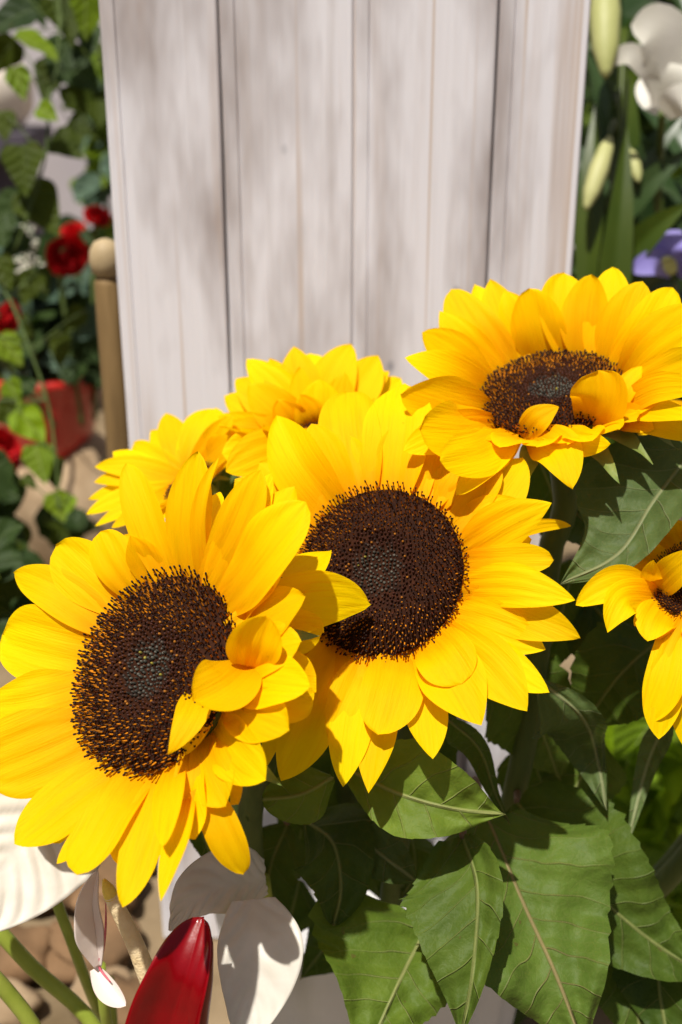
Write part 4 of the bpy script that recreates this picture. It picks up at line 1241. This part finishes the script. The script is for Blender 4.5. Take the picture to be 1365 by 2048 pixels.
# lily bloom
def bloom(name, label, cat, foot, parts, stem, group=None):
    ft = px(*foot)
    root = empty(name, ft, label, cat, group)
    for k, (nm, cl, wl, wr, mt, kw) in enumerate(parts):
        pts = [px(*p_) for p_ in cl]
        dm = np.mean([p_[2] for p_ in pts])
        P, f, uv = blade(pts, wl * dm / F, wr * dm / F, None, 22, 12, seed=k + 5, **kw)
        build(nm, P, f, M[mt], root, uv)
    if stem:
        P, f = tube([px(*p_) for p_ in stem], [0.3, 0.3], 8, 12)
        build('stem', P, f, M['stem'], root)
    return root
bloom('lily_flower', 'white lily bloom with curled back petals at the right', 'lily', (1325, 240, 86), [
    ('petal', [(1320, 215, 86), (1335, 120, 84), (1310, 60, 83), (1262, 50, 83.5)], 45, 62, 'lily', dict(b0=0.4, tm=0.5, q=0.6, cup=0.1)),
    ('petal', [(1312, 200, 86), (1295, 140, 84.5), (1260, 108, 84), (1208, 130, 85)], 20, 22, 'lily', dict(b0=0.4, tm=0.55, q=0.7, cup=0.1)),
    ('petal', [(1330, 225, 86), (1370, 150, 84), (1390, 90, 84)], 40, 45, 'lily', dict(b0=0.4, tm=0.5, q=0.6)),
    ('petal', [(1330, 230, 85), (1360, 200, 83), (1420, 190, 83)], 32, 36, 'lily', dict(b0=0.4, tm=0.5, q=0.6)),
    ('petal', [(1322, 225, 87), (1300, 190, 88), (1290, 150, 89)], 26, 26, 'lily', dict(b0=0.4, tm=0.5, q=0.6)),
], [(1325, 225, 86), (1320, 300, 90), (1315, 420, 95)])
def bud(label, a, b, wpx):
    A_, B_ = px(*a), px(*b)
    L = np.linalg.norm(B_ - A_); R = wpx * 0.5 * a[2] / F
    P, f = lathe(A_, nrm(B_ - A_), [(0.3 * R, 0), (0.75 * R, 0.15 * L), (1.0 * R, 0.45 * L), (0.85 * R, 0.75 * L), (0.4 * R, 0.95 * L), (0.1 * R, L)], 12, 0.05)
    root = empty('lily_bud', A_, label, 'bud', 'lily buds')
    build('bud', P, f, M['bud'], root)
    P, f = tube([A_ + (B_ - A_) * 0.03, A_ - (B_ - A_) * 0.3 + np.array([0, 0, 1.0]), A_ - (B_ - A_) * 0.5 + np.array([0.5, -2, 4.0])], 0.2, 6, 8)
    build('stem', P, f, M['lily_leaf'], root)
bud('large pale green lily bud hanging beside the top of the board', (1210, -70, 86), (1212, 155, 84), 62)
bud('yellowish lily bud slanting beside the board edge', (1220, 275, 88), (1172, 420, 87), 40)
bud('small pale bud among the dark lance leaves', (1262, 300, 90), (1278, 365, 89), 26)
bloom('lavender_flower', 'lavender blue flower among dark leaves beyond the tipped sunflower', 'flower', (1345, 560, 88), [
    ('petal', [(1350, 545, 88), (1310, 520, 86), (1258, 540, 86)], 30, 22, 'lavender', dict(b0=0.5, q=0.6, cup=0.1)),
    ('petal', [(1350, 545, 88), (1345, 500, 86), (1360, 460, 86)], 36, 36, 'lavender', dict(b0=0.5, q=0.5)),
    ('petal', [(1352, 548, 88), (1380, 520, 86), (1420, 500, 86)], 34, 34, 'lavender', dict(b0=0.5, q=0.5)),
    ('petal', [(1348, 545, 88), (1315, 500, 87), (1310, 480, 87)], 20, 24, 'lavender', dict(b0=0.5, q=0.6)),
    ('sepal', [(1345, 550, 87.5), (1335, 525, 86), (1325, 515, 85.6)], 12, 16, 'bud', dict(b0=0.5, q=0.6)),
], [(1346, 550, 88), (1350, 620, 92), (1345, 760, 96)])
# lime plant lower right
scatter_leaves('lime_plant', 'lime green broad-leaved plant glowing behind the sunflower leaves', 'plant',
               [(1225, 1465, 1400, 1700, 84, 90), (1260, 1700, 1420, 1960, 80, 85)], 56, 6.0, ['lime_leaf', 'lime_leaf', 'ivy_light'], 51, asp=0.5)
